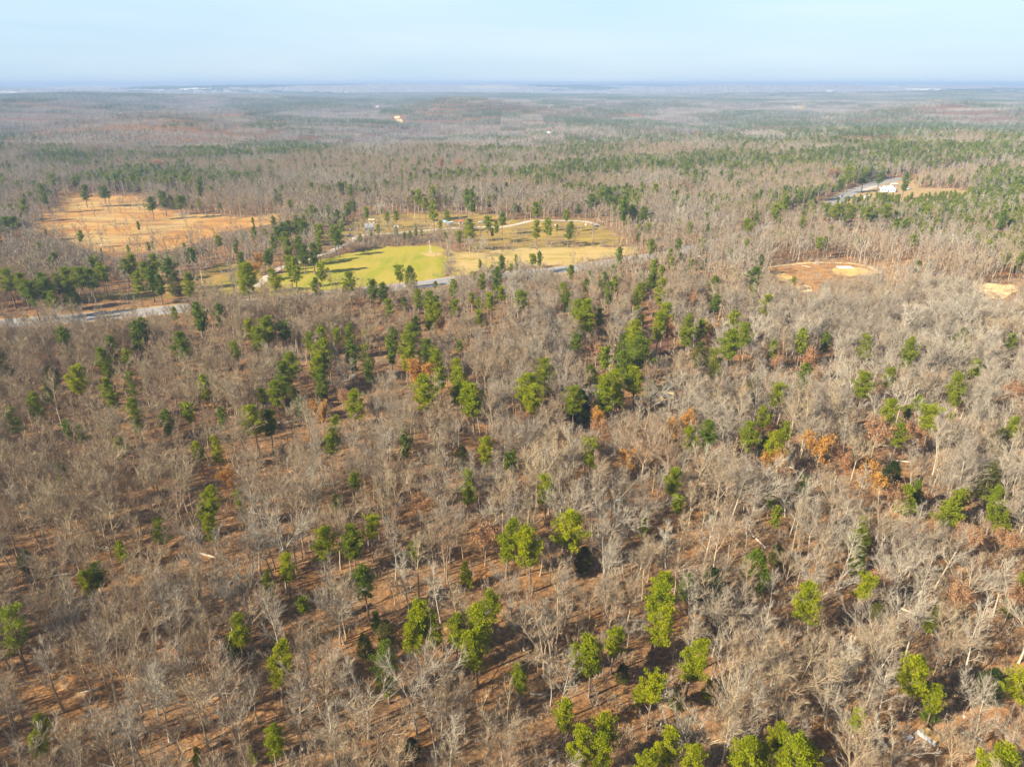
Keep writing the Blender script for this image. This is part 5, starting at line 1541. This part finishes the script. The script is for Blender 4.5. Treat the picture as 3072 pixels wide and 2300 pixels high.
# homestead beyond the green field
gable_house('farm_house', 'blue-grey gabled house standing above the gravel lane', 'house', 'Q', 615, 365, 6.0, 5.0, 3.2, 2.4, 0.15, M_BLUEWALL, M_GREYROOF, 3, True)
gable_house('garden_shed', 'yellow shed under tall pale trees behind the blue-grey house', 'shed', 'Q', 665, 190, 4.6, 3.0, 2.1, 0.9, 0.02, M_YELWALL, M_TANROOF, 3)
gable_house('pump_house', 'small pinkish shed along the lane past the lawn', 'shed', 'Q', 1170, 330, 2.6, 2.4, 2.0, 0.7, 0.1, M_PINKW, M_PALEROOF, 1)
car('pickup_truck', 'dark blue pickup parked where the lane forks', 'pickup', 'Q', 205, 490, 0.1, M_DBLUE, 'pickup')
car('parked_car', 'white car below the pale tree beside the yellow shed', 'car', 'Q', 235, 340, 1.2, M_WPANEL, s=0.8)
car('pickup_truck', 'white pickup on the golden pasture between pines', 'pickup', 'T', 1720, 540, 0.2, M_WPANEL, 'pickup')
car('parked_car', 'black car on orange ground at the pasture end', 'car', 'W', 1940, 118, -0.3, M_BLACK)
def camper(w, x, y, rz, label, L_=5.5):
    gx, gy = g(w, x, y)
    t = thing('camper_trailer', label, 'camper', (gx, gy, 0.05), rz)
    b = MB(); b.box((0, 0, 1.55), (L_, 2.3, 2.1)); link('body', b.mesh('body', M_WPANEL), t)
    b = MB(); b.box((0, 0, 2.65), (L_ * .96, 2.2, 0.1)); link('roof', b.mesh('roof', M_PALEROOF), t)
    for u in (-1.5, 1.4):
        b = MB(); b.box((u, -1.16, 1.8), (0.9, 0.05, 0.6)); link('window', b.mesh('window', M_GLASS), t)
    b = MB(); b.box((0.1, -1.16, 1.45), (0.7, 0.05, 1.7)); link('door', b.mesh('door', M_GREYP), t)
    wm = MB(); wm.tube([(0, -0.1, 0), (0, 0.1, 0)], [0.36, 0.36], 12, 0, True); me = wm.mesh('wheel', M_TYRE)
    for sy in (-1, 1):
        o = link('wheel', me, t); o.location = (0.2, sy * 1.05, 0.36)
    b = MB(); b.box((L_ / 2 + 0.6, 0, 0.5), (1.3, 0.15, 0.12)); link('hitch', b.mesh('hitch', M_BLACK), t)
camper('T', 440, 640, 0.35, 'white camper trailer by the blue canopy on the lane', 5.0)
camper('U', 850, 590, 0.05, 'long white trailer on the gravel beside the far highway', 6.5)
gx, gy = g('T', 235, 575)
t = thing('tarp_canopy', 'light blue tarp canopy beside the white camper trailer', 'canopy', (gx, gy, 0.04), 0.1)
b = MB(); b.face([(-1.9, -1.6, 2.2), (1.9, -1.6, 2.2), (1.9, 0, 2.8), (-1.9, 0, 2.8)]); b.face([(-1.9, 0, 2.8), (1.9, 0, 2.8), (1.9, 1.6, 2.2), (-1.9, 1.6, 2.2)])
b.face([(-1.9, -1.6, 1.2), (1.9, -1.6, 1.2), (1.9, -1.6, 2.2), (-1.9, -1.6, 2.2)]); link('cover', b.mesh('cover', M_CANOPY), t)
for sx in (-1, 1):
    for sy in (-1, 1):
        b = MB(); b.tube([(sx * 1.85, sy * 1.55, 0), (sx * 1.85, sy * 1.55, 2.2)], [0.05, 0.05], 6); link('leg', b.mesh('leg', M_POST), t)
gable_house('garden_shed', 'white shed with a red roof left of the lane pines'.replace('left of', 'behind'), 'shed', 'T', 850, 575, 3.2, 2.6, 2.0, 1.2, 0.2, M_WPANEL, M_REDROOF, 1)
def barrel(w, x, y, label):
    gx, gy = g(w, x, y)
    t = thing('storage_barrel', label, 'barrel', (gx, gy, 0.03))
    b = MB(); b.tube([(0, 0, 0), (0, 0, .1), (0, 0, .6), (0, 0, 1.1), (0, 0, 1.2)], [.5, .58, .62, .58, .5], 14, 0, True); link('body', b.mesh('body', M_WPANEL), t)
    b = MB(); b.tube([(0, 0, 1.2), (0, 0, 1.26)], [.4, .36], 12, 0, True); link('lid', b.mesh('lid', M_GREYP), t)
barrel('W', 1255, 95, 'white barrel on the pasture between the two lone pines')
barrel('W', 1760, 92, 'white barrel on the pasture a little before the black car')
for (jx, jy, h, lb) in ((1707, 662, 8.2, 'tall pale pole standing at the corner of the green field'), (1719, 664, 5.0, 'short pale pole beside the tall one on the green field')):
    gx, gy = g('J', jx, jy)
    t = thing('utility_pole', lb, 'pole', (gx, gy, 0))
    b = MB(); b.tube([(0, 0, -0.3), (0, 0, h)], [0.2, 0.13], 8, 0, True); link('pole', b.mesh('pole', M_POST), t)
    b = MB(); b.box((0, 0, h - 0.5), (1.6, 0.12, 0.14)); link('crossarm', b.mesh('crossarm', M_POST), t)
gx, gy = g('J', 668, 906)
t = thing('feed_trough', 'dark cattle trough alone on the green field', 'trough', (gx, gy, 0.07), 0.1)
b = MB(); b.box((0, 0, 0.3), (2.6, 0.9, 0.4), 0, 0, 1.15); link('body', b.mesh('body', M_GREYP), t)
b = MB(); b.box((0, 0, 0.53), (2.4, 0.8, 0.05)); link('feed', b.mesh('feed', M_DOOR), t)
for sx in (-1, 1):
    b = MB(); b.box((sx * 1.0, 0, 0.07), (0.15, 0.8, 0.14)); link('leg', b.mesh('leg', M_DOOR), t)
# house beside the far highway
gable_house('ranch_house', 'white house with grey hipped roof beside the far highway', 'house', 'U', 1250, 445, 13, 9.5, 3.2, 2.3, -0.25, M_WPANEL, M_PALEROOF, 5, True, 0.1, 3.0)
gable_house('mobile_home', 'small cream mobile home near the far highway bend', 'house', 'U', 1385, 340, 6.5, 3.4, 2.4, 0.8, 0.1, M_PINKW, M_PALEROOF, 3, False, 0.05)
car('pickup_truck', 'white pickup under the dark pine near the cream mobile home', 'pickup', 'U', 1715, 405, 0.3, M_WPANEL, 'pickup')
car('parked_car', 'white car on the verge of the far highway', 'car', 'U', 300, 560, 0.5, M_WPANEL)
gable_house('roadside_hut', 'tiny white hut across the highway from the hipped roof house', 'hut', 'U', 975, 245, 2.2, 2.0, 2.0, 0.7, 0.3, M_WPANEL, M_PALEROOF, 1)
gx, gy = g('M', 852, 262)
t = thing('house_slab', 'pale new concrete slab on the orange clay clearing', 'slab', (gx, gy, 0.1), 0.04)
b = MB(); b.box((0, 0, 0.12), (8.5, 5.2, 0.24)); link('slab', b.mesh('slab', M_CONC), t)
b = MB()
for sy in (-1, 1): b.box((0, sy * 2.68, 0.13), (8.7, 0.14, 0.3))
link('form_board', b.mesh('form_board', M_POST), t)
# far homes
def far_home(w, x, y, label, L_, rz, wall, roof):
    cx, cy_ = zp(w, x, y); z = 0.0
    for it in range(14):
        a, b_ = at(cx, cy_, z + 6); z = 0.5 * z + 0.5 * float(terrain(a, b_))
    gable_house('far_house', label, 'house', w, x, y, L_, L_ * .6, 6.5, 3.5, rz, wall, roof, 3, False, 0.0, 0.0, (a, b_))
far_home('L', 730, 306, 'white house on the tan hilltop clearing far off', 16, 0.2, M_WPANEL, M_GREYROOF)
far_home('O', 1345, 478, 'white house by the distant orange tree', 14, 0.1, M_WPANEL, M_PALEROOF)
far_home('O', 232, 303, 'pale farmhouse far off up the dirt road', 18, -0.1, M_PINKW, M_PALEROOF)
far_home('O', 1890, 352, 'small pale house deep in the far woods', 16, 0.1, M_WPANEL, M_PALEROOF)

# ------------------------------------------------------------------ air
def haze():
    b = MB()
    b.box((0, 22000, 18), (150000, 150000, 190))
    m, nt, out = newmat('haze')
    p = node(nt, 'ShaderNodeVolumePrincipled')
    p.inputs['Color'].default_value = (0.37, 0.51, 0.74, 1)
    p.inputs['Density'].default_value = 0.00018
    p.inputs['Anisotropy'].default_value = 0.0
    nt.links.new(p.outputs['Volume'], out.inputs['Volume'])
    me = b.mesh('haze', m)
    tag(link('haze', me), kind='stuff')
haze()
